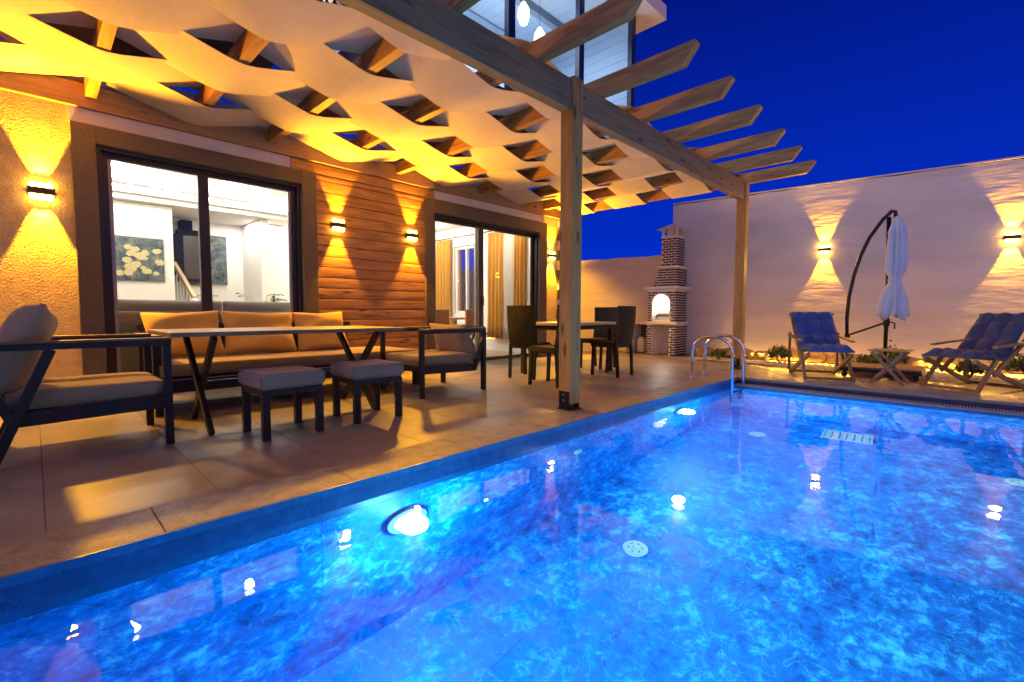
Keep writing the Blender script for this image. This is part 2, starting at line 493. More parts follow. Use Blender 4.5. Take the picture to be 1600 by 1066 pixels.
# ------------------------------------------------------------------ ground and pool
bm = bmesh.new()
for a in ((-120, POOL_X0-0.30, -120, 120), (POOL_X1+0.30, 120, -120, 120), (POOL_X0-0.30, POOL_X1+0.30, POOL_Y+0.2, 120), (POOL_X0-0.30, POOL_X1+0.30, -120, POOL_Y0-0.2)):
    x0, x1, y0, y1 = a
    bm.faces.new([bm.verts.new(p) for p in ((x0, y0, -0.06), (x1, y0, -0.06), (x1, y1, -0.06), (x0, y1, -0.06))])
ground = tag(link("ground", bm, mat("bare_ground", (0.12, 0.10, 0.08), 0.95, var=0.3, vscale=1.5)), kind="structure")

# deck bed (grout) with the individual tiles laid on it
deck = tag(bx("deck", -2.6, 10.3, POOL_Y+0.36, WALL+0.2, -0.055, -0.004, grout_m), kind="structure")
def tile(parent, name, x0, x1, y0, y1, m, zt=0.0, th=0.03, g=0.0014):
    bm = bmesh.new()
    dz = random.uniform(-0.0008, 0.0008)
    box(bm, x0+g, x1-g, y0+g, y1-g, zt-th, zt+dz)
    bmesh.ops.bevel(bm, geom=[e for e in bm.edges if abs(e.verts[0].co.z-e.verts[1].co.z) < 1e-4 and e.verts[0].co.z > zt-th/2], offset=0.002, segments=1, affect='EDGES')
    return link(name, bm, m, parent)
xs = [0.6*i for i in range(-4, 18)]
ys = [POOL_Y+0.35, 3.75, 4.95, WALL]
for i in range(len(xs)-1):
    for j in range(3):
        if xs[i] > 8.9: continue
        tile(deck, "tile", xs[i], xs[i+1], ys[j], ys[j+1], deck_m)
far_deck = tag(bx("far_deck", POOL_X1+0.19, 10.3, POOL_Y0-2, POOL_Y+0.357, -0.055, -0.004, grout_m), kind="structure")
yy = POOL_Y+0.35
while yy > -3.4:
    for (a, b) in ((POOL_X1+0.19, 7.14), (7.14, 7.74), (7.74, 8.34), (8.34, 8.94)):
        tile(far_deck, "tile", a, b, yy-1.2, yy, deck_m)
    yy -= 1.2
side_deck = tag(bx("side_deck", -5, 10.3, -5.45, POOL_Y0-0.3, -0.055, 0.0, deck_m), kind="structure")
back_deck = tag(bx("back_deck", -5, POOL_X0-0.3, POOL_Y0-0.3, POOL_Y+0.36, -0.055, 0.0, deck_m), kind="structure")

# coping
coping = tag(bx("coping", POOL_X0-0.3, POOL_X1+0.18, POOL_Y+0.03, POOL_Y+0.34, -0.055, -0.02, grout_m), kind="structure")
x = -1.27
while x < POOL_X1+0.15:
    x1 = min(x+0.8, POOL_X1+0.185)
    tile(coping, "stone", x, x1, POOL_Y+0.0105, POOL_Y+0.35, coping_m, zt=0.003, th=0.035, g=0.0015)
    x = x1
for (a, b, c, d_) in ((POOL_X0-0.3, POOL_X1, POOL_Y0-0.3, POOL_Y0), (POOL_X0-0.3, POOL_X0, POOL_Y0, POOL_Y+0.02)):
    tile(coping, "stone", a, b, c, d_, coping_m, zt=0.002, th=0.05)

# pool shell: bed + separate tiles
pool = empty("swimming_pool", (0, 0, 0)); tag(pool, kind="structure")
bm = bmesh.new()
T = 0.25
box(bm, POOL_X0-T, POOL_X1+T, POOL_Y0-T, POOL_Y+T, FLOOR-T, FLOOR-0.0025)
box(bm, POOL_X0-T, POOL_X1+T, POOL_Y+0.0025, POOL_Y+T, FLOOR-0.012, -0.06)
box(bm, POOL_X0-T, POOL_X1+T, POOL_Y0-T, POOL_Y0-0.0025, FLOOR-0.012, -0.06)
box(bm, POOL_X0-T, POOL_X0-0.0025, POOL_Y0-0.012, POOL_Y+0.012, FLOOR-0.012, -0.06)
box(bm, POOL_X1+0.0025, POOL_X1+T, POOL_Y0-0.012, POOL_Y+0.012, FLOOR-0.012, -0.16)
link("pool_bed", bm, pool_grout, pool)
def ptile(x0, x1, y0, y1, z0, z1, m, name="tile"):
    bm = bmesh.new(); box(bm, x0, x1, y0, y1, z0, z1)
    return link(name, bm, m, pool)
g = 0.0009
nx = 7; ny = 10
dx = (POOL_X1-POOL_X0)/nx; dy = (POOL_Y-POOL_Y0)/ny
for i in range(nx):
    for j in range(ny):
        ptile(POOL_X0+i*dx+g, POOL_X0+(i+1)*dx-g, POOL_Y0+j*dy+g, POOL_Y0+(j+1)*dy-g, FLOOR-0.011, FLOOR+random.uniform(-0.001, 0.001), pool_m)
hz = [FLOOR+0.002, -0.86, -0.205]
for i in range(nx):
    for k in range(2):
        for (ya, yb) in ((POOL_Y, POOL_Y+0.011), (POOL_Y0-0.011, POOL_Y0)):
            ptile(POOL_X0+i*dx+g, POOL_X0+(i+1)*dx-g, ya, yb, hz[k]+g, hz[k+1]-g, pool_m)
for j in range(ny):
    for k in range(2):
        ptile(POOL_X1, POOL_X1+0.011, POOL_Y0+j*dy+g, POOL_Y0+(j+1)*dy-g, hz[k]+g, hz[k+1]-g, pool_m)
        ptile(POOL_X0-0.011, POOL_X0, POOL_Y0+j*dy+g, POOL_Y0+(j+1)*dy-g, hz[k]+g, hz[k+1]-g, pool_m)
for i in range(nx):
    ptile(POOL_X0+i*dx+g, POOL_X0+(i+1)*dx-g, POOL_Y, POOL_Y+0.011, -0.203, -0.036, pool_band_m)
    ptile(POOL_X0+i*dx+g, POOL_X0+(i+1)*dx-g, POOL_Y0-0.011, POOL_Y0, -0.203, -0.036, pool_band_m)
for j in range(ny):
    ptile(POOL_X0-0.011, POOL_X0, POOL_Y0+j*dy+g, POOL_Y0+(j+1)*dy-g, -0.203, -0.036, pool_band_m)
    ptile(POOL_X1, POOL_X1+0.011, POOL_Y0+j*dy+g, POOL_Y0+(j+1)*dy-g, -0.203, -0.10, pool_band_m)
trim_blue = pool_tile("pool_edge_trim", (0.002, 0.05, 0.16), (0.006, 0.11, 0.30), (0.03, 0.20, 0.45))
for i in range(nx):
    ptile(POOL_X0+i*dx+g, POOL_X0+(i+1)*dx-g, POOL_Y-0.002, POOL_Y+0.0115, -0.0345, 0.002, trim_blue, "edge_tile")
# far overflow gutter: tiled lip, slotted grating, tiled riser
gutter_m = mat("gutter_tile", (0.012, 0.018, 0.085), 0.4, var=0.4, vscale=9)
lip_m = mat("gutter_lip_stone", (0.20, 0.15, 0.16), 0.5, var=0.3, vscale=8)
bx("gutter_lip", POOL_X1+0.0005, POOL_X1+0.05, POOL_Y0, POOL_Y-0.02, -0.10, -0.078, lip_m, pool)
bx("gutter_channel", POOL_X1+0.02, POOL_X1+0.19, POOL_Y0, POOL_Y-0.02, -0.16, -0.125, gutter_m, pool)
bx("gutter_riser", POOL_X1+0.165, POOL_X1+0.188, POOL_Y0, POOL_Y-0.02, -0.125, -0.032, gutter_m, pool)
bx("gutter_end", POOL_X1+0.012, POOL_X1+0.188, POOL_Y-0.018, POOL_Y+0.01, -0.16, -0.032, gutter_m, pool)
grate_m = mat("grating_plastic", (0.45, 0.42, 0.46), 0.5)
gr = tag(empty("gutter_grating", (POOL_X1+0.05, 0, -0.085), label="pale slotted overflow grating along the far edge of the pool", cat="pool grating"))
y = POOL_Y-0.03
cnt = 0
gbm = bmesh.new(); box(gbm, 0, 0.112, -0.007, 0.007, -0.012, 0.006)
gmesh = None
rest = bmesh.new()
while y > POOL_Y0+0.05:
    if cnt < 150:
        if gmesh is None:
            o = link("slat", gbm, grate_m, gr); gmesh = o.data
        else:
            o = bpy.data.objects.new("slat", gmesh); COL.objects.link(o); o.parent = gr
        o.location = (0, y, 0)
    else:
        box(rest, 0, 0.112, y-0.007, y+0.007, -0.012, 0.006)
    cnt += 1
    y -= 0.024
so_ = link("slat_rest", rest, grate_m, gr); so_["kind"] = "stuff"; so_.name = "slats"
# water
bm = bmesh.new()
bm.faces.new([bm.verts.new(p) for p in ((POOL_X0-0.005, POOL_Y0-0.005, WZ), (POOL_X1+0.005, POOL_Y0-0.005, WZ), (POOL_X1+0.005, POOL_Y+0.005, WZ), (POOL_X0-0.005, POOL_Y+0.005, WZ))])
water = tag(link("water", bm, water_m), kind="structure")
if water.data.polygons[0].normal.z < 0: water.data.flip_normals()

# pool lamps
lens_m = emis("pool_lamp_lens", (0.75, 0.92, 1.0), 14)
ring_m = mat("pool_lamp_ring", (0.55, 0.70, 0.80), 0.3)
def pool_light(loc, ang, label, e=120, r=0.125):
    t = empty("pool_light", loc, ang, label, "pool light", "underwater pool lamps")
    bm = bmesh.new(); lathe(bm, [(r*0.7, 0), (r, 0.004), (r*1.02, 0.022), (r*0.74, 0.03), (r*0.70, 0.012)], seg=32)
    link("rim", bm, ring_m, t, smooth=False, rot=(R(90), 0, 0))
    bm = bmesh.new(); lathe(bm, [(r*0.68, 0.006), (r*0.66, 0.018), (r*0.4, 0.028), (0.001, 0.031)], seg=32)
    link("lens", bm, lens_m, t, smooth=True, rot=(R(90), 0, 0))
    l = bpy.data.lights.new("pool_lamp", 'SPOT'); l.energy = e*0.85; l.spot_size = R(176); l.spot_blend = 0.35; l.color = (0.20, 0.86, 1.0); l.shadow_soft_size = 0.08
    o = bpy.data.objects.new("pool_lamp", l); COL.objects.link(o); o.parent = t; o.location = (0, -0.08, 0); o.rotation_euler = (R(-90), 0, 0)
    point("pool_lamp_scatter", (0, -0.11, -0.01), e*0.32, (0.18, 0.84, 1.0), 0.03, t)
    return t
# local -Y points into the pool
pool_light((1.42, POOL_Y-0.001, -0.54), 0, "large bright underwater lamp in the pool wall nearest the stools", 330)
pool_light((4.93, POOL_Y-0.001, -0.50), 0, "small bright underwater lamp far along the house-side pool wall near the ladder", 330)
pool_light((1.6, POOL_Y0+0.001, -0.54), R(180), "assumed unseen underwater lamp in the pool wall away from the house, nearer the camera", 210)  # opposite-wall lamp out of view, assumed from the bright pool floor
pool_light((4.9, POOL_Y0+0.001, -0.54), R(180), "assumed unseen underwater lamp in the pool wall away from the house, farther along", 210)  # second unseen opposite-wall lamp, assumed like the one above

# floor fittings
inlet_m = mat("inlet_plastic", (0.75, 0.85, 0.85), 0.4)
def inlet(x, y, r, label, grp="round pool inlets", wall=False):
    t = empty("pool_inlet", (x, y, FLOOR+0.002), 0, label, "pool inlet", grp)
    bm = bmesh.new(); lathe(bm, [(r, 0), (r, 0.006), (r*0.8, 0.012), (r*0.30, 0.012), (r*0.28, 0.004)], seg=28)
    link("flange", bm, inlet_m, t)
    bm = bmesh.new()
    for k in range(6):
        a = k*math.pi/3
        lathe(bm, [(r*0.07, 0.0122), (r*0.07, 0.014)], (r*0.55*math.cos(a), r*0.55*math.sin(a), 0), 10)
    link("hole", bm, black_metal, t)
    return t
inlet(2.82, 1.56, 0.085, "round white perforated inlet on the pool floor in mid pool")
inlet(5.52, 1.60, 0.085, "round white inlet on the pool floor in front of the ladder")
inlet(5.46, -0.36, 0.085, "round white inlet on the pool floor at the far right")
t = empty("pool_inlet", (3.04, POOL_Y-0.002, -0.56), 0, "small round white nozzle on the house-side pool wall between the lamps", "pool inlet", "round pool inlets")
bm = bmesh.new(); lathe(bm, [(0.05, 0), (0.05, 0.01), (0.03, 0.016), (0.028, 0.004)], seg=24); link("flange", bm, inlet_m, t, rot=(R(90), 0, 0))
dr = empty("floor_drain", (6.0, 0.86, FLOOR+0.003), R(4), "rectangular white slatted drain cover on the far pool floor", "pool drain")
bm = bmesh.new()
for (a, b, c, d_) in ((-0.16, -0.14, -0.22, 0.22), (0.14, 0.16, -0.22, 0.22), (-0.14, 0.14, -0.22, -0.20), (-0.14, 0.14, 0.20, 0.22)): box(bm, a, b, c, d_, 0, 0.014)
link("frame", bm, inlet_m, dr)
bm = bmesh.new(); box(bm, -0.14, 0.14, -0.026, 0.026, 0, 0.011)
s0 = link("slat", bm, inlet_m, dr, loc=(0, -0.165, 0))
for k in range(1, 6):
    c = s0.copy(); COL.objects.link(c); c.location = (0, -0.165+k*0.066, 0)
fl = empty("floor_light", (3.48, 1.56, FLOOR+0.002), 0, "small glowing round lamp set in the pool floor", "pool light")
bm = bmesh.new(); lathe(bm, [(0.05, 0), (0.05, 0.005), (0.035, 0.007)], seg=24); link("rim", bm, ring_m, fl)
bm = bmesh.new(); lathe(bm, [(0.033, 0.006), (0.03, 0.009), (0.001, 0.010)], seg=24); link("lens", bm, emis("floor_lamp_lens", (0.6, 0.95, 1), 3), fl, smooth=True)
point("floor_lamp", (0, 0, 0.12), 3, (0.7, 0.95, 1), 0.05, fl)

# ladder
lad = empty("pool_ladder", (6.42, 2.22, 0), 0, "chrome pool ladder with two curved handrails at the far corner", "pool ladder")
for i, xx in enumerate((-0.21, 0.21)):
    pts = [(xx, 0.42, 0.0), (xx, 0.42, 0.32)]
    for k in range(11):
        a = math.pi*k/10
        pts.append((xx, 0.42-0.26+0.26*math.cos(a), 0.37+0.20*math.sin(a)))
    pts += [(xx, -0.10, 0.30), (xx, -0.10, -0.9)]
    bm = bmesh.new(); tube(bm, pts, 0.021, 14); h = link("handrail", bm, chrome, lad, smooth=True)
    bm = bmesh.new(); lathe(bm, [(0.045, 0), (0.045, 0.008), (0.028, 0.02)], (xx, 0.42, 0.003), 20); link("flange", bm, chrome, h, smooth=False)
for z in (-0.3, -0.58, -0.85):
    bm = bmesh.new(); box(bm, -0.19, 0.19, -0.14, -0.06, z-0.012, z+0.012); link("step", bm, chrome, lad, bevel=0.004)

# ------------------------------------------------------------------ house
house = empty("house", (0, WALL, 0), 0, "plastered house with big lit windows and timber cladding behind the pergola", "house")
def hb(name, x0, x1, y0, y1, z0, z1, m, bevel=0, parent=None):
    """box in world coordinates parented to the house"""
    bm = bmesh.new(); box(bm, x0, x1, y0-WALL, y1-WALL, z0, z1)
    return link(name, bm, m, parent or house, bevel=bevel)
HX0, HX1 = -3.2, 7.6
ZT = 3.05
bm = bmesh.new()
Y0, Y1 = 0.0, 0.25
for (a, b, c, d_) in ((HX0, 0.48, -0.06, ZT), (0.48, 2.40, 2.47, ZT), (2.40, 4.42, -0.06, ZT), (4.42, 6.92, 2.43, ZT), (6.92, HX1, -0.06, ZT)):
    box(bm, a, b, Y0, Y1, c, d_)
link("wall", bm, stucco, house)
# smooth plaster strips above the openings
hb("plaster_strip", 0.30, 2.28, WALL-0.012, WALL, 2.64, 2.78, smooth_plaster)
hb("plaster_strip", 4.44, 7.0, WALL-0.012, WALL, 2.64, 2.78, smooth_plaster)
hb("skirting", HX0, 0.305, WALL-0.03, WALL, 0.0, 0.085, mat("skirting_tile", (0.22, 0.17, 0.13), 0.5), 0.003)
hb("skirting", 2.58, 4.25, WALL-0.05, WALL, 0.0, 0.085, MATS["skirting_tile"], 0.003)
hb("skirting", 7.14, HX1, WALL-0.03, WALL, 0.0, 0.085, MATS["skirting_tile"], 0.003)
# side and rear walls with the side window opening
bm = bmesh.new()
for (a, b, c, d_) in ((6.30, 8.42, -0.06, ZT), (9.20, 11.0, -0.06, ZT), (8.42, 9.20, -0.06, 0.85), (8.42, 9.20, 2.50, ZT)):
    box(bm, 7.38, HX1, a-WALL, b-WALL, c, d_)
box(bm, HX0, 7.38, 10.8-WALL, 11.0-WALL, -0.06, ZT)
box(bm, HX0, HX0+0.2, 0.25, 10.8-WALL, -0.06, ZT)
link("outer_wall", bm, stucco, house)
# trims
def trim(x0, x1, zt, ix0, ix1, iz):
    bm = bmesh.new()
    a, b = -0.055, 0.0
    box(bm, x0, ix0, a, b, 0.0, zt); box(bm, ix1, x1, a, b, 0.0, zt); box(bm, ix0, ix1, a, b, iz, zt)
    link("window_trim", bm, trim_m, house, bevel=0.006)
    bm = bmesh.new()                                   # dark reveal lining the opening
    box(bm, ix0, ix0+0.035, 0.0, 0.16, 0.0, iz); box(bm, ix1-0.035, ix1, 0.0, 0.16, 0.0, iz); box(bm, ix0+0.035, ix1-0.035, 0.0, 0.16, iz-0.035, iz)
    link("reveal", bm, alu_dark, house)
trim(0.305, 2.58, 2.64, 0.48, 2.40, 2.47)
trim(4.25, 7.14, 2.64, 4.42, 6.92, 2.43)
# cladding
clad = empty("timber_cladding", (2.58, -0.001, 0)); clad.parent = house
bh = 0.138
z = 0.09
i = 0
def board(x0, x1, z0, z1):
    bm = bmesh.new()
    n = 6
    prof = [(-0.012, z0+0.002)] + [(-0.026-0.0015*math.sin(math.pi*k/n)**0.5, z0+0.004+(z1-z0-0.012)*k/n) for k in range(n+1)] + [(-0.012, z1-0.002)]
    prof = [(0.0, z0+0.002)] + prof + [(0.0, z1-0.002)]
    vl = [bm.verts.new((x0, y, z)) for y, z in prof]; vr = [bm.verts.new((x1, y, z)) for y, z in prof]
    m = len(prof)
    for k in range(m): bm.faces.new((vl[k], vl[(k+1) % m], vr[(k+1) % m], vr[k]))
    bm.faces.new(vl[::-1]); bm.faces.new(vr)
    return link("board", bm, clad_m, clad)
while z < 2.62:
    board(0.003, 1.667, z, min(z+bh, 2.64)); z += bh
board(-0.30, 1.86, 2.645, 2.775)
# dark corner stones on the house corner
for k in range(6):
    zc = 0.35+k*0.40
    hb("corner_stone", 7.50, 7.645, WALL-0.045, WALL-0.001, zc, zc+0.2, mat("corner_stone_dark", (0.06, 0.045, 0.04), 0.7, var=0.3, vscale=12, bump=0.4), 0.006)
    hb("corner_stone", 7.54, 7.63, WALL-0.03, WALL-0.002, zc+0.2, zc+0.4, mat("corner_stone_pale", (0.62, 0.58, 0.52), 0.7, bump=0.3), 0.004)

# sliding windows
def bm_box(*a):
    bm = bmesh.new(); box(bm, *a); return bm
def slider(x0, x1, zt, mull, label, fw=0.055):
    t = empty("window", (0, 0.10, 0)); t.parent = house; t["label"] = label
    bm = bmesh.new()
    a, b = -0.03, 0.03
    box(bm, x0, x0+fw, a, b, 0.02, zt); box(bm, x1-fw, x1, a, b, 0.02, zt)
    box(bm, x0+fw, x1-fw, a, b, zt-fw, zt); box(bm, x0+fw, x1-fw, a, b, 0.02, 0.08)
    link("frame", bm, alu_dark, t, bevel=0.003)
    bm = bmesh.new(); box(bm, mull-0.05, mull+0.05, a-0.01, b-0.002, 0.08, zt-fw); link("mullion", bm, alu_dark, t, bevel=0.003)
    for q in (x0+fw, x1-fw-0.03):
        link("sash", bm_box(q, q+0.03, -0.012, 0.02, 0.08, zt-fw), alu_grey, t)
    for (c, d_) in ((x0+fw+0.005, mull-0.05), (mull+0.05, x1-fw-0.005)):
        bm = bmesh.new(); box(bm, c, d_, -0.003, 0.003, 0.08, zt-fw); link("pane", bm, pane_m, t)
    return t
slider(0.515, 2.365, 2.435, 1.37, "two-pane sliding window with dark frame behind the sofa")
t = slider(4.455, 6.885, 2.395, 5.50, "two-pane sliding door with dark frame right of the cladding")
link("sash", bm_box(5.38, 5.41, -0.02, 0.02, 0.08, 2.34), alu_grey, t)
link("sash", bm_box(5.425, 5.445, -0.035, 0.01, 0.08, 2.34), alu_grey, t)
bm = bmesh.new(); tube(bm, [(5.53, -0.06, 1.0), (5.53, -0.06, 1.16)], 0.01, 8); box(bm, 5.522, 5.538, -0.055, -0.03, 1.0, 1.02); box(bm, 5.522, 5.538, -0.055, -0.03, 1.14, 1.16); link("handle", bm, black_metal, t)

# interior shell
hb("floor_slab", HX0+0.2, 7.38, WALL+0.25, 10.8, -0.05, 0.02, int_floor)
hb("ceiling", HX0, HX1, WALL-0.0, 11.0, ZT, 3.22, white_ceil)
hb("inner_ceiling", -0.2, 7.38, WALL+0.25, 10.8, 2.93, 3.045, white_ceil)
hb("inner_lining", HX0+0.2, 0.0, WALL+0.26, 10.8, 0.02, 2.93, white_wall)
hb("inner_lining", 2.42, 4.40, WALL+0.252, WALL+0.27, 0.02, 2.93, white_wall)
hb("inner_lining", 0.0, 7.38, 10.6, 10.79, 0.02, 2.93, white_wall)
bm = bmesh.new()
for (a, b, c, d_) in ((6.31, 8.42, 0.02, 2.93), (9.20, 10.6, 0.02, 2.93), (8.42, 9.20, 0.02, 0.85), (8.42, 9.20, 2.50, 2.93)):
    box(bm, 7.35, 7.379, a-WALL, b-WALL, c, d_)
link("inner_lining", bm, white_wall, house)
hb("partition", 0.0, 1.67, 9.5, 9.62, 0.02, 2.60, white_wall)
hb("soffit", 0.0, 3.6, 9.30, 10.55, 2.61, 2.70, white_ceil)
hb("partition", 3.02, 3.15, 9.5, 10.6, 0.02, 2.60, white_wall)
hb("partition", 3.15, 4.6, 9.9, 10.02, 0.02, 2.60, white_wall)
# stair
st = empty("staircase", (0, 0, 0)); st.parent = house
for k in range(8):
    xr = 2.92-0.075*k
    bm = bmesh.new(); box(bm, 2.02, xr, 9.70-WALL+0.10*k, 10.55-WALL, (0.02 if k == 0 else 0.17*k+0.012), 0.17*(k+1)-0.01)
    s_ = link("step", bm, white_wall, st)
    bm = bmesh.new(); box(bm, 2.0, xr+0.02, 9.68-WALL+0.10*k, 9.86-WALL+0.10*k, 0.17*(k+1)-0.009, 0.17*(k+1)+0.011)
    link("tread", bm, mat("tread_wood", (0.50, 0.36, 0.22), 0.4), s_)
bm = bmesh.new(); lathe(bm, [(0.05, 0), (0.05, 0.2), (0.035, 0.24), (0.04, 0.6), (0.055, 0.68), (0.055, 1.06), (0.03, 1.1)], (1.95, 9.55-WALL, 0.02), 16); link("newel_post", bm, white_wall, st)
bm = bmesh.new(); bar(bm, (1.95, 9.55-WALL, 1.12), (1.79, 10.2-WALL, 1.75), 0.06, 0.07); link("handrail", bm, MATS["tread_wood"], st)
bm = bmesh.new()
for k in range(6): bar(bm, (1.94-0.026*k, 9.6-WALL+0.1*k, 0.3), (1.94-0.026*k, 9.6-WALL+0.1*k, 1.12+0.1*k), 0.02, 0.02)
link("baluster", bm, white_wall, st)
# door leaf with handle
hb("inner_door", 3.25, 4.05, 9.865, 9.899, 0.03, 2.2, white_wall, 0.004)
hb("door_handle", 3.32, 3.35, 9.82, 9.864, 1.05, 1.2, black_metal)
# side window of the house (sky shows through it)
sw = empty("window", (7.45, 8.81-WALL, 0)); sw.parent = house; sw["label"] = "narrow side window at the far end of the dining room"
bm = bmesh.new()
for (a, b, c, d_) in ((-0.39, -0.32, 0.85, 2.5), (0.32, 0.39, 0.85, 2.5), (-0.32, 0.32, 2.43, 2.5), (-0.32, 0.32, 0.85, 0.92), (-0.04, 0.0, 0.92, 2.43)): box(bm, -0.04, 0.04, a, b, c, d_)
link("frame", bm, white_wall, sw, bevel=0.004)
bm = bmesh.new(); box(bm, -0.003, 0.003, -0.32, 0.32, 0.92, 2.43); link("pane", bm, pane_m, sw)
# cove strips and assumed lamps inside
cove_m = emis("cove_glow", (1.0, 0.93, 0.80), 16.0)
hb("cove_strip", 0.05, 4.5, 9.235, 9.275, 2.76, 2.80, cove_m)
hb("cove_ledge", 0.0, 4.6, 9.18, 9.30, 2.69, 2.745, white_ceil)
hb("cove_strip", 4.9, 7.2, 10.50, 10.53, 2.76, 2.80, cove_m)
dl_m = emis("assumed_downlight_glow", (1.0, 0.94, 0.84), 14)
for k, (lx, ly, le, lc) in enumerate(((0.7, 7.2, 44, (1.0, 0.90, 0.74)), (2.0, 7.2, 44, (1.0, 0.90, 0.74)), (0.9, 8.7, 44, (1.0, 0.90, 0.74)), (2.4, 8.7, 44, (1.0, 0.90, 0.74)),
                                      (5.0, 7.0, 62, (1.0, 0.91, 0.78)), (6.4, 7.0, 62, (1.0, 0.91, 0.78)), (5.0, 9.2, 62, (1.0, 0.91, 0.78)), (6.4, 9.2, 62, (1.0, 0.91, 0.78)))):
    bm = bmesh.new(); lathe(bm, [(0.05, -0.012), (0.06, -0.010), (0.062, 0.0)], (lx, ly-WALL, 2.93), 18); d_o = link("assumed_downlight", bm, dl_m, house)
    point("assumed_downlight_lamp", (lx, ly, 2.80), le, lc, 0.06)  # downlights are assumed at the ceiling to light the rooms
area("stair_fill", (3.0, 10.0, 2.58), (0, 0, 0), 0.8, 0.6, 28, (1.0, 0.90, 0.82))  # unseen area light added to brighten the stair
area("hall_fill", (4.0, 9.2, 2.90), (0, 0, 0), 0.8, 1.0, 42, (1.0, 0.92, 0.82))  # unseen area light added to brighten the hall

# upstairs glazed room
UX0, UX1, UY0 = 2.35, 7.30, 4.27
slab_m = mat("balcony_soffit", (0.10, 0.075, 0.07), 0.7, var=0.2, vscale=6)
hb("balcony_slab", UX0, UX1+0.04, UY0-0.03, WALL+0.0, 3.30, 3.60, slab_m)
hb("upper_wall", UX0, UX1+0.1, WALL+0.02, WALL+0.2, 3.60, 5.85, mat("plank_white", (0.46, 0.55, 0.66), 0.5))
def upanels(x0, x1, y, z0, z1):
    k = 0
    zz = z0
    while zz < z1-0.02:
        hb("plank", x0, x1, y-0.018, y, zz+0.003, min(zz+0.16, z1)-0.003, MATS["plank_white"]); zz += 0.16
upanels(UX0+0.05, UX1-0.03, WALL+0.018, 3.62, 5.82)
for k in range(26):
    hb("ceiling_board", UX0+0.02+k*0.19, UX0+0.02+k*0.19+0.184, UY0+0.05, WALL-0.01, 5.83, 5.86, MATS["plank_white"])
hb("roof", UX0-0.35, UX1+0.50, UY0-0.35, WALL+0.3, 5.90, 6.14, mat("roof_slab_white", (0.75, 0.70, 0.66), 0.7))
uw = empty("window_wall", (0, UY0-WALL, 0)); uw.parent = house; uw["label"] = "tall blue-lit glazing of the upstairs room"
for xm in (UX0+0.03, 2.87, 4.33, 5.80, UX1-0.03):
    bm = bmesh.new(); box(bm, xm-0.06, xm+0.06, -0.04, 0.04, 3.60, 5.89); link("mullion", bm, mat("blue_black_frame", (0.012, 0.018, 0.05), 0.4), uw, bevel=0.003)
xx = [UX0+0.03, 2.87, 4.33, 5.80, UX1-0.03]
for a, b in zip(xx, xx[1:]):
    bm = bmesh.new(); box(bm, a+0.062, b-0.062, -0.004, 0.004, 3.66, 5.85); link("pane", bm, pane_m, uw)
bm = bmesh.new(); box(bm, UX0, UX1, -0.035, 0.035, 3.601, 3.66); link("sill", bm, MATS["blue_black_frame"], uw)
hb("upper_side_wall", UX1-0.02, UX1+0.06, UY0+0.045, WALL+0.018, 3.601, 5.88, MATS["roof_slab_white"])
zz = 3.62
while zz < 5.8:
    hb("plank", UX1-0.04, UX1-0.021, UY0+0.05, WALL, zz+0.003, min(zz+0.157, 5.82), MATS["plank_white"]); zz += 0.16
bm = bmesh.new(); box(bm, UX0+0.3, UX1-0.3, 0.9, 1.0, 5.70, 5.828); link("ceiling_beam", bm, mat("grey_beam", (0.22, 0.26, 0.32), 0.5), uw)
hb("eave_slab", HX0, 1.75, 4.5, WALL-0.0, 3.30, 3.42, slab_m)
area("upstairs_fill", (4.8, 5.15, 5.62), (0, 0, 0), 3.6, 1.0, 50, (0.62, 0.80, 1.0))  # unseen downward area light added to light the upstairs room
area("upstairs_ceiling_fill", (4.8, 5.1, 4.0), (R(180), 0, 0), 3.2, 0.5, 60, (0.62, 0.80, 1.0))  # unseen upward light, added to brighten the upstairs ceiling boards
# pendants upstairs
pen_m = emis("pendant_glow", (0.93, 0.97, 1.0), 9)
for (px_, py_, pz_, lb) in ((5.30, 4.62, 4.85, "lower glowing glass pendant lamp in the upstairs glazed room"), (5.15, 4.80, 5.22, "upper glowing glass pendant lamp in the upstairs glazed room")):
    t = empty("pendant_lamp", (px_, py_, pz_), 0, lb, "pendant lamp", "upstairs pendant lamps")
    bm = bmesh.new(); lathe(bm, [(0.001, -0.17), (0.05, -0.15), (0.085, -0.05), (0.075, 0.06), (0.03, 0.14), (0.012, 0.16)], seg=20); link("glass_shade", bm, pen_m, t, smooth=True)
    bm = bmesh.new(); tube(bm, [(0, 0, 0.16), (0, 0, 5.83-pz_)], 0.004, 6); link("cable", bm, black_metal, t)
# carved lattice screen
lt = empty("lattice_screen", (1.55, UY0-0.02, 3.60), 0, "dark laser-cut lattice screen above the pergola, lit from behind", "screen")
bm = bmesh.new()
for (a, b, c, d_) in ((0, 0.8, 0, 0.05), (0, 0.8, 1.15, 1.2), (0, 0.04, 0.05, 1.15), (0.62, 0.80, 0.05, 1.15)): box(bm, a, b, -0.012, 0.012, c, d_)
link("frame", bm, black_metal, lt)
bm = bmesh.new()
for i in range(-8, 7):
    for s in (1, -1):
        x0_ = i*0.09
        a = Vector((x0_, 0, 0.05)); dirv = Vector((s*0.6, 0, 1.1)).normalized()
        if s < 0: a = Vector((x0_+0.6, 0, 0.05))
        t0, t1 = 0.0, 1.25
        for tt in [k*0.02 for k in range(64)]: pass
        pts = [a+dirv*(k*0.05) for k in range(26)]
        pts = [p for p in pts if 0.04 < p.x < 0.62 and 0.05 <= p.z <= 1.15]
        if len(pts) > 1: bar(bm, pts[0]+Vector((0, 0.004*s, 0)), pts[-1]+Vector((0, 0.004*s, 0)), 0.014, 0.026, up=(0, 1, 0))
link("lattice", bm, black_metal, lt)
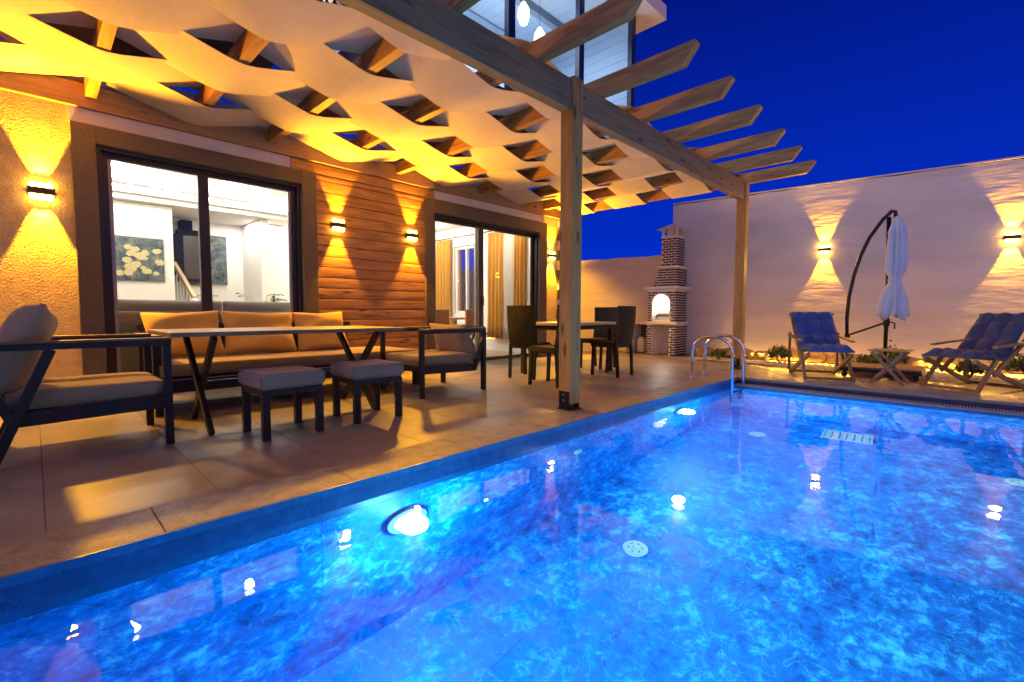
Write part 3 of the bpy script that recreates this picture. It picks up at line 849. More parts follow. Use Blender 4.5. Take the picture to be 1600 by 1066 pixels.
hb("upper_wall", 0.9, UX0-0.002, WALL-0.3, WALL-0.1, 3.22, 3.55, stucco)
sc_ = tag(bx("backlit_wall", 1.5, 2.34, UY0+0.25, UY0+0.30, 3.60, 4.8, mat("upper_side_wall", (0.6, 0.5, 0.42), 0.8)), "short pale terrace wall behind the carved lattice screen", "wall")
point("assumed_terrace_lamp", (2.0, UY0+0.13, 3.9), 2.5, (1.0, 0.85, 0.65), 0.04)  # assumed unseen lamp lighting the lattice from behind

# ------------------------------------------------------------------ wall sconces
sc_m = mat("sconce_metal", (0.05, 0.035, 0.02), 0.45, metal=0.3)
bulb_m = emis("sconce_bulb", (1.0, 0.50, 0.055), 42)
WARM = (1.0, 0.43, 0.015)
def sconce(x, y, z, ang, label, e=18, group="up-and-down wall lamps", spread=56):
    """local -Y points away from the wall"""
    t = empty("wall_lamp", (x, y, z), ang, label, "wall lamp", group)
    bm = bmesh.new(); box(bm, -0.085, 0.085, -0.012, 0.0, -0.05, 0.05); link("back_plate", bm, sc_m, t, bevel=0.003)
    bm = bmesh.new(); box(bm, -0.088, 0.088, -0.082, -0.012, -0.030, 0.030)
    link("lamp_body", bm, sc_m, t, bevel=0.004)
    for s in (1, -1):
        for k in (-1, 0, 1):
            bm = bmesh.new()
            pr = [(0.025, -0.012), (0.027, 0.012), (0.021, 0.030), (0.001, 0.040)]
            lathe(bm, [(r_, s*(0.0425+h_)) for r_, h_ in pr], (k*0.054, -0.045, 0), 12)
            link("bulb", bm, bulb_m, t, smooth=True)
        for k in (-1, 0, 1):
            l = bpy.data.lights.new("sconce_beam", 'SPOT'); l.energy = e*5.5; l.spot_size = R(spread); l.spot_blend = 0.2; l.color = WARM; l.shadow_soft_size = 0.008
            o = bpy.data.objects.new("sconce_beam", l); COL.objects.link(o); o.parent = t
            o.location = (k*0.050, -0.040, s*0.088)
            o.rotation_euler = (R(180) if s > 0 else 0, R(-5*k*s), 0)
        l = bpy.data.lights.new("sconce_outer_beam", 'SPOT'); l.energy = e*(20 if s > 0 else 12); l.spot_size = R(104); l.spot_blend = 0.5; l.color = WARM; l.shadow_soft_size = 0.03 if s > 0 else 0.05
        o = bpy.data.objects.new("sconce_outer_beam", l); COL.objects.link(o); o.parent = t
        o.location = (0, -0.085, s*0.085)
        o.rotation_euler = Vector((0, 1.1, -s)).to_track_quat('Z', 'Y').to_euler()
    return t
sconce(0.095, WALL, 1.955, 0, "wall lamp on rough stucco left of the big window, brightest and nearest", 26)
sconce(2.85, WALL-0.036, 2.02, 0, "wall lamp on the timber cladding, the one nearer the sofa window", 17)
sconce(3.99, WALL-0.036, 2.02, 0, "wall lamp on the timber cladding, the one beside the sliding door", 17)
sconce(7.31, WALL, 2.02, 0, "wall lamp on the narrow plaster strip right of the sliding door", 26)

# ------------------------------------------------------------------ garden wall
WA = Vector((9.70, 4.62)); WB = Vector((10.41, -0.66))
wd = (WB-WA).normalized(); wn = Vector((-wd.y, wd.x))       # wn points away from pool? fixed below
if wn.x < 0: wn = -wn
wang = math.atan2(wd.y, wd.x)
gw = empty("garden_wall", (WA.x, WA.y, 0), wang, "tall pale plastered boundary wall behind the loungers", "wall")
wall_m = mat("wall_lime_plaster", (0.62, 0.56, 0.50), 0.88, var=0.2, vscale=0.9, bump=0.45, bscale=3.0, bdetail=9, stretch=(0.6, 1, 2.0), bdist=0.06)
def wallmesh(u0, u1, h, th=0.2, wob=0.012):
    """front face wobbles like hand-trowelled plaster; local x along wall, local +y away from pool or not"""
    bm = bmesh.new()
    n = max(2, int((u1-u0)/0.25))
    rnd = random.Random(3)
    tops = [h + rnd.uniform(-wob, wob) for _ in range(n+1)]
    F_, B_ = [], []
    for i in range(n+1):
        u = u0+(u1-u0)*i/n
        F_.append((bm.verts.new((u, 0, -0.06)), bm.verts.new((u, 0, tops[i]))))
        B_.append((bm.verts.new((u, sgn*th, -0.06)), bm.verts.new((u, sgn*th, tops[i]))))
    for i in range(n):
        bm.faces.new((F_[i][0], F_[i+1][0], F_[i+1][1], F_[i][1]))
        bm.faces.new((B_[i][0], B_[i][1], B_[i+1][1], B_[i+1][0]))
        bm.faces.new((F_[i][1], F_[i+1][1], B_[i+1][1], B_[i][1]))
    bm.faces.new((F_[0][0], F_[0][1], B_[0][1], B_[0][0])); bm.faces.new((F_[-1][0], B_[-1][0], B_[-1][1], F_[-1][1]))
    return bm
# local +y = rotate (0,1) by wang ; want away-from-pool
ly = Vector((-math.sin(wang), math.cos(wang)))
sgn = 1 if ly.dot(wn) > 0 else -1
link("tall_panel", wallmesh(0.0, 13.0, 3.19), wall_m, gw)
bm = bmesh.new(); box(bm, 0.004, 13.0, *sorted((-0.022*sgn, (0.2+0.01)*sgn)), 3.203, 3.225); link("cap_strip", bm, wall_m, gw)
cap_m = mat("wall_cap", (0.66, 0.58, 0.50), 0.7, bump=0.3)
gl = empty("low_garden_wall", (WA.x, WA.y, 0), wang, "lower pale boundary wall behind the dining chairs and brick oven", "wall")
link("low_panel", wallmesh(-7.0, -0.004, 2.15), wall_m, gl)
def on_wall(u, z, off=0.0):
    p = WA + wd*u - wn*off
    return (p.x, p.y, z)
lamp_ang = math.atan2(wn.y, wn.x) - math.pi/2
def u_of(px_y):   # position along the wall from a world y
    return (px_y-WA.y)/wd.y
sconce(*on_wall(u_of(1.90), 2.03), lamp_ang, "wall lamp on the tall garden wall above the first deck chair", 14)
sconce(*on_wall(u_of(-0.43), 2.03), lamp_ang, "wall lamp on the tall garden wall above the rear deck chair, at the right", 14)
sconce(7.60, 7.4, 2.02, R(90), "assumed unseen wall lamp on the side of the house facing the brick oven", 26)  # lamp added out of sight to brighten the low garden wall
sconce(*on_wall(u_of(-2.8), 2.03), lamp_ang, "assumed wall lamp on the tall garden wall beyond the right edge of the view", 12)  # this lamp lies out of view and is assumed
# boundary wall on the other sides
ow = empty("boundary_wall", (0, -5.5, 0), 0, "plain plastered boundary wall on the side of the pool away from the house", "wall")
bm = bmesh.new(); box(bm, -5, 11.2, -0.2, 0, -0.06, 2.4); link("panel", bm, smooth_plaster, ow)

# ------------------------------------------------------------------ pergola
perg = empty("pergola", (0, 2.5, 0), 0, "timber pergola with woven cream fabric strips over the terrace", "pergola")
PO = 2.5
RX = [-1.22, -0.38, 0.46, 1.27, 2.06, 2.92, 3.79, 4.58, 5.40, 6.27, 7.05, 7.83]
ZB, ZR = 2.88, 3.045
def pb(name, x0, x1, y0, y1, z0, z1, m, bevel=0.004):
    bm = bmesh.new(); box(bm, x0, x1, y0-PO, y1-PO, z0, z1)
    return link(name, bm, m, perg, bevel=bevel)
for (x0, x1) in ((-1.5, 3.308), (3.452, 7.678)):
    pb("beam", x0, x1, 2.512, 2.612, 2.62, 2.877, beam_m)
for x in (3.38, 7.75):
    p = pb("post", x-0.07, x+0.07, 2.495, 2.635, 0.055, 2.905 if x < 5 else 2.875, post_m, 0.006)
    bm = bmesh.new()
    box(bm, x-0.085, x+0.085, 2.48-PO, 2.65-PO, 0.004, 0.012)
    box(bm, x-0.03, x+0.03, 2.535-PO, 2.595-PO, 0.012, 0.050)
    box(bm, x-0.078, x-0.072, 2.51-PO, 2.62-PO, 0.012, 0.17); box(bm, x+0.072, x+0.078, 2.51-PO, 2.62-PO, 0.012, 0.17)
    br = link("post_shoe", bm, black_metal, perg)
    bm = bmesh.new()
    for zz in (0.09, 0.14): lathe(bm, [(0.012, 0), (0.012, 0.008)], (0, 0, 0), 8)
    for k, v_ in enumerate(bm.verts): v_.co = Vector((x-0.078-v_.co.z, 2.565-PO+v_.co.x, (0.09 if k < len(bm.verts)//2 else 0.14)+v_.co.y))
    link("bolt", bm, chrome, br)
pb("ledger", -3.1, 7.95, 6.0, WALL-0.002, 2.785, 3.0, wood("pine_ledger", (0.42, 0.24, 0.11), (0.27, 0.14, 0.06), 'X'))
for x in RX:
    # rafter with a slanted nose
    bm = bmesh.new()
    t_ = 0.041
    prof = [(1.735, ZB+0.004), (6.0-0.002, ZB+0.004), (6.0-0.002, ZR), (1.635, ZR), (1.625, ZR-0.02)]
    A = [bm.verts.new((x-t_, y-PO, z)) for y, z in prof]; B = [bm.verts.new((x+t_, y-PO, z)) for y, z in prof]
    n = len(prof)
    for k in range(n): bm.faces.new((A[k], A[(k+1) % n], B[(k+1) % n], B[k]))
    bm.faces.new(A[::-1]); bm.faces.new(B)
    link("rafter", bm, rafter_m, perg, bevel=0.003)
bands = [(2.63, 3.145), (3.12, 3.73), (3.705, 4.315), (4.29, 4.885), (4.86, 5.425), (5.40, 5.95)]
for k, (ya, yb) in enumerate(bands):
    rnd = random.Random(k+11)
    bm = bmesh.new()
    pts = []
    def up(i): return (i + k) % 2 == 1          # strip k above rafter i
    N = 12
    for i in range(len(RX)-1):
        xa, xb = RX[i], RX[i+1]
        za = (ZR+0.012) if up(i) else (ZB-0.012)
        zb = (ZR+0.012) if up(i+1) else (ZB-0.012)
        sag = rnd.uniform(-0.002, 0.005)
        if up(i):
            pts += [(xa-0.034, za), (xa+0.034, za)]
        else:
            pts += [(xa-0.05, za+0.004), (xa-0.02, za), (xa+0.02, za), (xa+0.05, za+0.004)]
        x0_, x1_ = xa+0.055, xb-0.055
        for q in range(1, N):
            u = q/N
            s_ = u if True else u
            pts.append((x0_+(x1_-x0_)*u, za+(zb-za)*s_ - sag*4*u*(1-u)))
    pts += [(RX[-1]-0.04, (ZR+0.012) if up(len(RX)-1) else (ZB-0.012)), (RX[-1]+0.042, (ZR+0.012) if up(len(RX)-1) else (ZB-0.012))]
    pts.append((RX[-1]+0.045, ZB+0.02 if up(len(RX)-1) else ZR-0.03))
    V = 10
    top = []
    for (x, z) in pts:
        row = []
        for j in range(V+1):
            v = j/V
            near = min(abs(x-r) for r in RX)
            dz = -0.003*math.sin(math.pi*v)*min(1, near/0.25) + 0.0015*math.sin(9*x+5*v+k)
            yy_ = ya+(yb-ya)*v
            dn = min([abs(x-RX[i]) for i in range(len(RX)) if not up(i)])
            wide = 0.032
            yy_ += (2*v-1)*(wide if (k or v > 0.5) else 0)
            row.append(bm.verts.new((x, yy_-PO, z+dz)))
        top.append(row)
    for a in range(len(top)-1):
        for j in range(V): bm.faces.new((top[a][j], top[a][j+1], top[a+1][j+1], top[a+1][j]))
    o = link("fabric_strip", bm, canopy_m, perg, smooth=False)
    sm = o.modifiers.new("thickness", 'SOLIDIFY'); sm.thickness = 0.003; sm.offset = 1

# ------------------------------------------------------------------ lounge furniture (dark metal frames)
frame_m = mat("furniture_frame", (0.016, 0.017, 0.022), 0.45, metal=0.2, var=0.2, vscale=30, bump=0.1, bscale=200)
arm_m = wood("armrest_wood", (0.15, 0.095, 0.05), (0.09, 0.055, 0.03), 'X', 0.5, knots=False)
def armchair(loc, rz, label, low=False):
    """faces local +x ; width 0.8 in y"""
    t = empty("armchair", loc, rz, label, "armchair", "lounge armchairs")
    for y in (-0.375, 0.375):
        bm = bmesh.new()
        bar(bm, (0.40, y, 0.0), (0.40, y, 0.66), 0.045, 0.045, up=(1, 0, 0)); link("leg", bm, frame_m, t, bevel=0.003)
        bm = bmesh.new(); bar(bm, (-0.44, y, 0.655) if low else (-0.14, y, 0.655), (-0.44, y, 0.0) if low else (-0.40, y, 0.0), 0.045, 0.05, up=(1, 0, 0.3)); link("leg", bm, frame_m, t, bevel=0.003)
        bm = bmesh.new(); bar(bm, (-0.46, y, 0.655), (-0.30, y, 0.24), 0.042, 0.045, up=(1, 0, 0.3)); link("back_strut", bm, frame_m, t, bevel=0.003)
        bm = bmesh.new(); bar(bm, (-0.46, y, 0.672), (0.425, y, 0.672), 0.055, 0.035); link("arm_frame", bm, frame_m, t, bevel=0.003)
        bm = bmesh.new(); bar(bm, (-0.46, y, 0.698), (0.425, y, 0.698), 0.06, 0.016); link("armrest", bm, arm_m, t, bevel=0.003)
        bm = bmesh.new(); bar(bm, (-0.33, y*0.96, 0.265), (0.38, y*0.96, 0.285), 0.03, 0.085); link("side_rail", bm, frame_m, t, bevel=0.003)
    bm = bmesh.new(); box(bm, -0.32, 0.378, -0.34, 0.34, 0.255, 0.30); link("seat_base", bm, frame_m, t, bevel=0.004)
    bm = bmesh.new()
    for yy_ in (-0.2, 0.0, 0.2): bar(bm, (-0.33, yy_, 0.28), (-0.47, yy_, 0.70), 0.03, 0.02, up=(1, 0, 0.3))
    bar(bm, (-0.475, -0.35, 0.70), (-0.475, 0.35, 0.70), 0.03, 0.04)
    link("backrest_frame", bm, frame_m, t)
    cushion("seat_cushion", 0.72, 0.68, 0.125, cushion_m, t, (0.03, 0, 0.365), puff=0.12, wob=0.004)
    cushion("back_cushion", 0.40 if low else 0.56, 0.68, 0.17 if low else 0.22, cushion_m if low else cushion_arm, t, (-0.30, 0, 0.56) if low else (-0.27, 0, 0.66), rot=(0, R(-66), 0), puff=0.85, wob=0.02, seed=4, pinch=0.16)
    return t
armchair((0.20, 4.13, 0.001), 0, "armchair with dark metal frame at the left edge of the terrace")
armchair((3.12, 4.30, 0.001), R(180), "armchair with dark metal frame at the right end of the low table", low=True)

# sofa
sofa = empty("sofa", (2.0, 5.2, 0.001), 0, "long dark-framed outdoor sofa with three beige back cushions under the window", "sofa")
SX0, SX1 = -1.33, 1.30
bm = bmesh.new(); box(bm, SX0, SX1, -0.44, 0.40, 0.19, 0.31); link("base", bm, frame_m, sofa, bevel=0.006)
bm = bmesh.new(); box(bm, SX0+0.05, SX1-0.05, -0.445, -0.441, 0.295, 0.303); link("piping", bm, alu_grey, sofa)
for (x, y) in ((SX0+0.05, -0.40), (SX0+0.05, 0.36), (SX1-0.05, -0.40), (SX1-0.05, 0.36), (0, 0.36)):
    bm = bmesh.new(); box(bm, x-0.045, x+0.045, y-0.03, y+0.03, 0, 0.19); link("leg", bm, frame_m, sofa, bevel=0.003)
for x in (SX0+0.03,):
    bm = bmesh.new(); box(bm, x-0.04, x+0.04, -0.44, 0.38, 0.62, 0.66); box(bm, x-0.03, x+0.03, -0.43, -0.37, 0.31, 0.62); box(bm, x-0.03, x+0.03, 0.31, 0.37, 0.31, 0.62)
    link("arm_frame", bm, frame_m, sofa, bevel=0.003)
    bm = bmesh.new(); box(bm, x-0.05, x+0.05, -0.45, 0.39, 0.661, 0.677); link("armrest", bm, arm_m, sofa, bevel=0.003)
bm = bmesh.new(); box(bm, SX0, 0.78, 0.37, 0.42, 0.70, 0.76)
for k in range(10): box(bm, SX0+0.02+k*0.225, SX0+0.05+k*0.225, 0.385, 0.405, 0.31, 0.70)
link("backrest_frame", bm, frame_m, sofa)
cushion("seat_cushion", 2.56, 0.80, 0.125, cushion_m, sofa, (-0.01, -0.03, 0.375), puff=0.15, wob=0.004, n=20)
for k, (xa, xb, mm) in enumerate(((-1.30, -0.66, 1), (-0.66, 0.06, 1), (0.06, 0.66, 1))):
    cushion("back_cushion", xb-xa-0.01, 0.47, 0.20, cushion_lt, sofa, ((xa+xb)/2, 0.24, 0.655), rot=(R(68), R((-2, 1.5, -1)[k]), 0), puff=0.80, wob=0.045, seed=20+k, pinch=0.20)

# low dining table with crossed legs
tb = empty("terrace_table", (1.45, 4.17, 0.001), 0, "long thin-topped terrace table with crossed dark legs in front of the sofa", "table")
bm = bmesh.new(); box(bm, -0.83, 0.95, -0.44, 0.44, 0.705, 0.735); link("tabletop", bm, table_top_m, tb, bevel=0.004)
for x in (-0.58, 0.70):
    for s in (1, -1):
        bm = bmesh.new(); bar(bm, (x+s*0.018, s*0.36, 0.0), (x+s*0.018, -s*0.36, 0.70), 0.034, 0.06, up=(0, 1, 0.2)); link("leg", bm, frame_m, tb, bevel=0.003)
bm = bmesh.new(); bar(bm, (-0.58, 0, 0.33), (0.70, 0, 0.33), 0.03, 0.03); link("stretcher", bm, frame_m, tb)

def stool(x, y, rz, label):
    t = empty("stool", (x, y, 0.001), rz, label, "stool", "cushioned stools in front of the table")
    for sx in (-1, 1):
        for sy in (-1, 1):
            bm = bmesh.new(); box(bm, sx*0.185-0.024, sx*0.185+0.024, sy*0.185-0.024, sy*0.185+0.024, 0, 0.335); link("leg", bm, frame_m, t, bevel=0.003)
    bm = bmesh.new(); box(bm, -0.205, 0.205, -0.205, 0.205, 0.30, 0.345); link("frame", bm, frame_m, t, bevel=0.003)
    bm = bmesh.new(); box(bm, -0.225, 0.225, -0.225, 0.225, 0.347, 0.455)
    bmesh.ops.bevel(bm, geom=bm.edges[:], offset=0.018, segments=3, affect='EDGES')
    link("cushion", bm, stool_m, t, smooth=False)
stool(1.25, 3.565, R(2), "cushioned stool with slatted dark legs, the left one of the pair")
stool(1.935, 3.585, R(-1), "cushioned stool with dark legs, the right one of the pair")

# ------------------------------------------------------------------ dining set
def wicker(name, c):
    m = bpy.data.materials.new(name); m.use_nodes = True
    n = m.node_tree; p = n.nodes["Principled BSDF"]
    t = n.nodes.new("ShaderNodeTexCoord")
    wv = n.nodes.new("ShaderNodeTexWave"); wv.inputs["Scale"].default_value = 22; wv.bands_direction = 'X'; wv.inputs["Distortion"].default_value = 1.0
    w2 = n.nodes.new("ShaderNodeTexWave"); w2.inputs["Scale"].default_value = 26; w2.bands_direction = 'Z'
    n.links.new(t.outputs["Object"], wv.inputs[0]); n.links.new(t.outputs["Object"], w2.inputs[0])
    mx = n.nodes.new("ShaderNodeMath"); mx.operation = 'MULTIPLY'
    n.links.new(wv.outputs["Fac"], mx.inputs[0]); n.links.new(w2.outputs["Fac"], mx.inputs[1])
    cr = n.nodes.new("ShaderNodeValToRGB"); cr.color_ramp.elements[0].color = (*[k*0.4 for k in c], 1); cr.color_ramp.elements[1].color = (*c, 1)
    n.links.new(mx.outputs[0], cr.inputs[0]); n.links.new(cr.outputs[0], p.inputs["Base Color"])
    b = n.nodes.new("ShaderNodeBump"); b.inputs["Strength"].default_value = 0.8; b.inputs["Distance"].default_value = 0.006
    n.links.new(mx.outputs[0], b.inputs["Height"]); n.links.new(b.outputs[0], p.inputs["Normal"])
    p.inputs["Roughness"].default_value = 0.55
    p.inputs["Specular IOR Level"].default_value = 0.25
    MATS[name] = m
    return m
wick = wicker("black_wicker", (0.007, 0.007, 0.011))
def dining_chair(x, y, rz, label):
    """faces local +y"""
    t = empty("dining_chair", (x, y, 0.001), rz, label, "dining chair", "black wicker dining chairs")
    for sx in (-1, 1):
        bm = bmesh.new(); bar(bm, (sx*0.185, -0.215, 0.0), (sx*0.19, -0.19, 0.42), 0.035, 0.035, up=(0, 1, 0)); link("leg", bm, wick, t)
        bm = bmesh.new(); bar(bm, (sx*0.185, 0.20, 0.0), (sx*0.19, 0.18, 0.42), 0.035, 0.035, up=(0, 1, 0)); link("leg", bm, wick, t)
    bm = bmesh.new(); box(bm, -0.22, 0.22, -0.20, 0.22, 0.40, 0.47); bmesh.ops.bevel(bm, geom=bm.edges[:], offset=0.015, segments=2, affect='EDGES'); link("seat", bm, wick, t)
    bm = bmesh.new()
    V_ = []
    for k in range(8):
        u = k/7
        z = 0.44+0.53*u; yb_ = -0.19-0.055*u-0.02*math.sin(math.pi*u); hw = 0.205+0.012*u
        row = []
        for q in range(7):
            s = q/6*2-1
            row.append((bm.verts.new((s*hw, yb_-0.012*(1-s*s), z)), bm.verts.new((s*hw, yb_+0.03-0.012*(1-s*s), z))))
        V_.append(row)
    for a in range(7):
        for q in range(6):
            bm.faces.new((V_[a][q][0], V_[a][q+1][0], V_[a+1][q+1][0], V_[a+1][q][0]))
            bm.faces.new((V_[a][q][1], V_[a+1][q][1], V_[a+1][q+1][1], V_[a][q+1][1]))
    for a in range(7):
        for q in (0, 6): bm.faces.new((V_[a][q][0], V_[a+1][q][0], V_[a+1][q][1], V_[a][q][1]))
    for q in range(6):
        for a in (0, 7): bm.faces.new((V_[a][q][0], V_[a][q][1], V_[a][q+1][1], V_[a][q+1][0]))
    link("backrest", bm, wick, t, smooth=False)
dining_chair(5.70, 3.58, 0, "black wicker chair at the pool side of the dining table, right of the near post")
dining_chair(4.40, 3.60, R(4), "black wicker dining chair at the pool side of the dining table, behind the near post")
dining_chair(6.30, 4.22, R(90), "black wicker dining chair at the far end of the dining table")
dining_chair(4.72, 4.26, R(-78), "black wicker chair at the near end of the dining table, before the sliding door")
dt = empty("dining_table", (5.50, 4.22, 0.001), 0, "rectangular dining table with pale top between the wicker chairs", "table")
bm = bmesh.new(); box(bm, -0.62, 0.66, -0.42, 0.42, 0.70, 0.74); link("tabletop", bm, mat("pale_tabletop", (0.42, 0.38, 0.34), 0.35, var=0.1), dt, bevel=0.006)
bm = bmesh.new(); box(bm, -0.58, 0.62, -0.38, 0.38, 0.64, 0.699); link("apron", bm, wick, dt)
for sx in (-0.56, 0.60):
    for sy in (-0.36, 0.36):
        bm = bmesh.new(); box(bm, sx-0.03, sx+0.03, sy-0.03, sy+0.03, 0, 0.64); link("leg", bm, wick, dt)

# ------------------------------------------------------------------ brick oven
ov_ang = wang - math.pi/2*0
oven = empty("brick_oven", (9.12, 4.24, 0), math.atan2(-(wn.x), wn.y)*0 + R(0), "tall brick garden oven with glowing arched mouth and white chimney cap", "outdoor oven")
oven.rotation_euler = (0, 0, R(3.5))
white_st = mat("oven_white_stone", (0.68, 0.62, 0.56), 0.6, var=0.08, vscale=10)
mortar_m = mat("oven_mortar", (0.80, 0.74, 0.72), 0.85, bump=0.3, bscale=80)
brick_m = mat("dark_brick", (0.030, 0.016, 0.022), 0.5, var=0.5, vscale=40, bump=0.3, bscale=100)
fire_m = emis("oven_lamp_glow", (1.0, 0.90, 0.72), 5.0)
# local: front faces -x, y to the left, x depth towards the wall
W = 0.62; D = 0.58
def obx(name, x0, x1, y0, y1, z0, z1, m, bevel=0.0):
    bm = bmesh.new(); box(bm, x0, x1, y0, y1, z0, z1); return link(name, bm, m, oven, bevel=bevel)
brick_meshes = {}
bricks_made = [0]
rest_b = bmesh.new()
def brick_on(face, c0, c1, z, x, h=0.031, t=0.012):
    """face 'f' : brick spanning y c0..c1 proud of the front at depth x ; 's' : spanning x c0..c1 proud of the side at y=x"""
    if c1-c0 < 0.02: return
    key = (face, round(c1-c0, 3), round(h, 3))
    if key not in brick_meshes:
        bm = bmesh.new()
        if face == 'f': box(bm, -t, t, 0, c1-c0, 0, h)
        else: box(bm, 0, c1-c0, -t, t, 0, h)
        me = bpy.data.meshes.new("brick"); bmesh.ops.recalc_face_normals(bm, faces=bm.faces[:]); bm.to_mesh(me); bm.free(); me.materials.append(brick_m)
        brick_meshes[key] = me
    o = bpy.data.objects.new("brick", brick_meshes[key]); COL.objects.link(o); o.parent = oven
    jit = random.uniform(-0.002, 0.002)
    o.location = (x+jit, c0, z) if face == 'f' else (c0, x+jit, z)
    bricks_made[0] += 1
def brick_wall(face, a, b, z0, z1, x, hole=None, bl=0.125, ph=0.052):
    r = 0
    z = z0+0.006
    while z+0.036 <= z1:
        c = a - (bl+0.022)*(0.5 if r % 2 else 0)
        while c < b:
            s, e = max(c, a+0.004), min(c+bl, b-0.004)
            if hole:
                zz = z+0.018
                if hole[2] < zz < hole[3]:
                    cy_, hr = (hole[0]+hole[1])/2, (hole[1]-hole[0])/2
                    rr = zz-(hole[3]-hr)
                    half = hr if rr <= 0 else math.sqrt(max(0, hr*hr-rr*rr))
                    half += 0.03
                    lo, hi = cy_-half, cy_+half
                    if e > lo and s < hi:
                        if s < lo: brick_on(face, s, lo, z, x)
                        if e > hi: brick_on(face, hi, e, z, x)
                        c += bl+0.022; continue
            brick_on(face, s, e, z, x)
            c += bl+0.022
        z += ph; r += 1
# lower piers
obx("pier", 0, D, 0.0, 0.13, 0.0, 0.64, mortar_m)
obx("pier", 0, D, W-0.10, W, 0.0, 0.64, mortar_m)
obx("pier", 0.02, D, 1.0, 1.09, 0.0, 0.64, mortar_m)
obx("back_panel", D-0.05, D, 0.13, W-0.10, 0.0, 0.64, mortar_m)
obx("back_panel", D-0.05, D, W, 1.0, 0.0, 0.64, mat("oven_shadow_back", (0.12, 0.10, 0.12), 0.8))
brick_wall('f', 0.0, 0.13, 0.0, 0.63, -0.004, bl=0.10)
brick_wall('f', W-0.10, W, 0.0, 0.63, -0.004, bl=0.09)
brick_wall('f', 1.0, 1.09, 0.0, 0.63, 0.016, bl=0.08)
brick_wall('s', 0.0, D, 0.0, 0.63, -0.004)
obx("worktop", -0.05, D+0.02, -0.04, W+0.02, 0.641, 0.70, white_st, 0.006)
obx("worktop", -0.02, D+0.02, W+0.022, 1.12, 0.641, 0.68, white_st, 0.006)
# oven body with arched mouth
AY0, AY1, AZ0, AZ1 = 0.13, 0.49, 0.74, 1.27
bm = bmesh.new()
hr = (AY1-AY0)/2; cyy = (AY0+AY1)/2
arc = [(AY0, AZ0)] + [(cyy-hr*math.cos(math.pi*k/16), AZ1-hr+hr*math.sin(math.pi*k/16)) for k in range(17)] + [(AY1, AZ0)]
outer = [(0.02, 0.701)] + [(0.02 + (W-0.02-0.02)*k/16*1.0, 1.37) for k in range(17)] + [(W-0.02, 0.701)]
outer[1] = (0.02, 1.37)
fa = [bm.verts.new((0.0, y, z)) for y, z in arc]; fo = [bm.verts.new((0.0, y, z)) for y, z in outer]
ba = [bm.verts.new((0.34, y, z)) for y, z in arc]
for k in range(len(arc)-1):
    bm.faces.new((fa[k], fa[k+1], fo[k+1], fo[k]))
    bm.faces.new((fa[k], ba[k], ba[k+1], fa[k+1]))
b0 = bm.verts.new((0, AY0, 0.701)); b1 = bm.verts.new((0, AY1, 0.701))
bm.faces.new((fo[0], fa[0], b0)); bm.faces.new((fa[-1], fo[-1], b1)); bm.faces.new((fa[0], fa[-1], b1, b0))
bm.faces.new(ba[::-1]); bm.faces.new((fa[0], fa[-1], ba[-1], ba[0]))
for (ya_, yb_) in ((0.02, 0.02), (W-0.02, W-0.02)):
    bm.faces.new([bm.verts.new(p) for p in ((0, ya_, 0.701), (D, ya_, 0.701), (D, ya_, 1.37), (0, ya_, 1.37))])
bm.faces.new([bm.verts.new(p) for p in ((0, 0.02, 1.37), (D, 0.02, 1.37), (D, W-0.02, 1.37), (0, W-0.02, 1.37))])
bmesh.ops.remove_doubles(bm, verts=bm.verts[:], dist=0.0005)
link("oven_body", bm, mortar_m, oven)
brick_wall('f', 0.02, W-0.02, 0.705, 1.365, -0.004, hole=(AY0, AY1, 0.72, AZ1))
brick_wall('s', 0.0, D, 0.705, 1.365, 0.016)
bm = bmesh.new()                                                      # white arch surround
for k in range(len(arc)-1):
    (y0_, z0_), (y1_, z1_) = arc[k], arc[k+1]
    def outp(y, z):
        if z <= AZ1-hr: return (y+(-0.028 if y < cyy else 0.028), z)
        dv = Vector((y-cyy, z-(AZ1-hr))); dv *= (hr+0.028)/hr
        return (cyy+dv.x, AZ1-hr+dv.y)
    o0, o1 = outp(y0_, z0_), outp(y1_, z1_)
    v = [bm.verts.new((xx_, *p)) for xx_ in (-0.022, -0.001) for p in ((y0_, z0_), (y1_, z1_), o1, o0)]
    for f in ((0, 1, 2, 3), (7, 6, 5, 4), (0, 4, 5, 1), (3, 2, 6, 7), (1, 5, 6, 2), (0, 3, 7, 4)): bm.faces.new([v[i] for i in f])
link("arch_surround", bm, white_st, oven)
obx("oven_lamp", 0.30, 0.33, AY0+0.03, AY1-0.03, 0.93, 1.22, fire_m)
point("cap_fill_light", (0.21, 0.20, 2.55), 1.6, (1.0, 0.88, 0.70), 0.03, oven)  # unseen light added inside the chimney cap to make it glow
area("oven_light", (0.26, 0.31, 1.0), (0, R(90), 0), 0.25, 0.3, 3.5, (1.0, 0.88, 0.70), oven)
obx("grill_rack", 0.10, 0.28, AY0+0.02, AY1-0.03, 0.80, 0.86, mat("rusty_grill", (0.20, 0.13, 0.08), 0.7, var=0.6, vscale=60))
obx("cornice", -0.06, D+0.03, -0.07, W+0.05, 1.372, 1.43, white_st, 0.008)
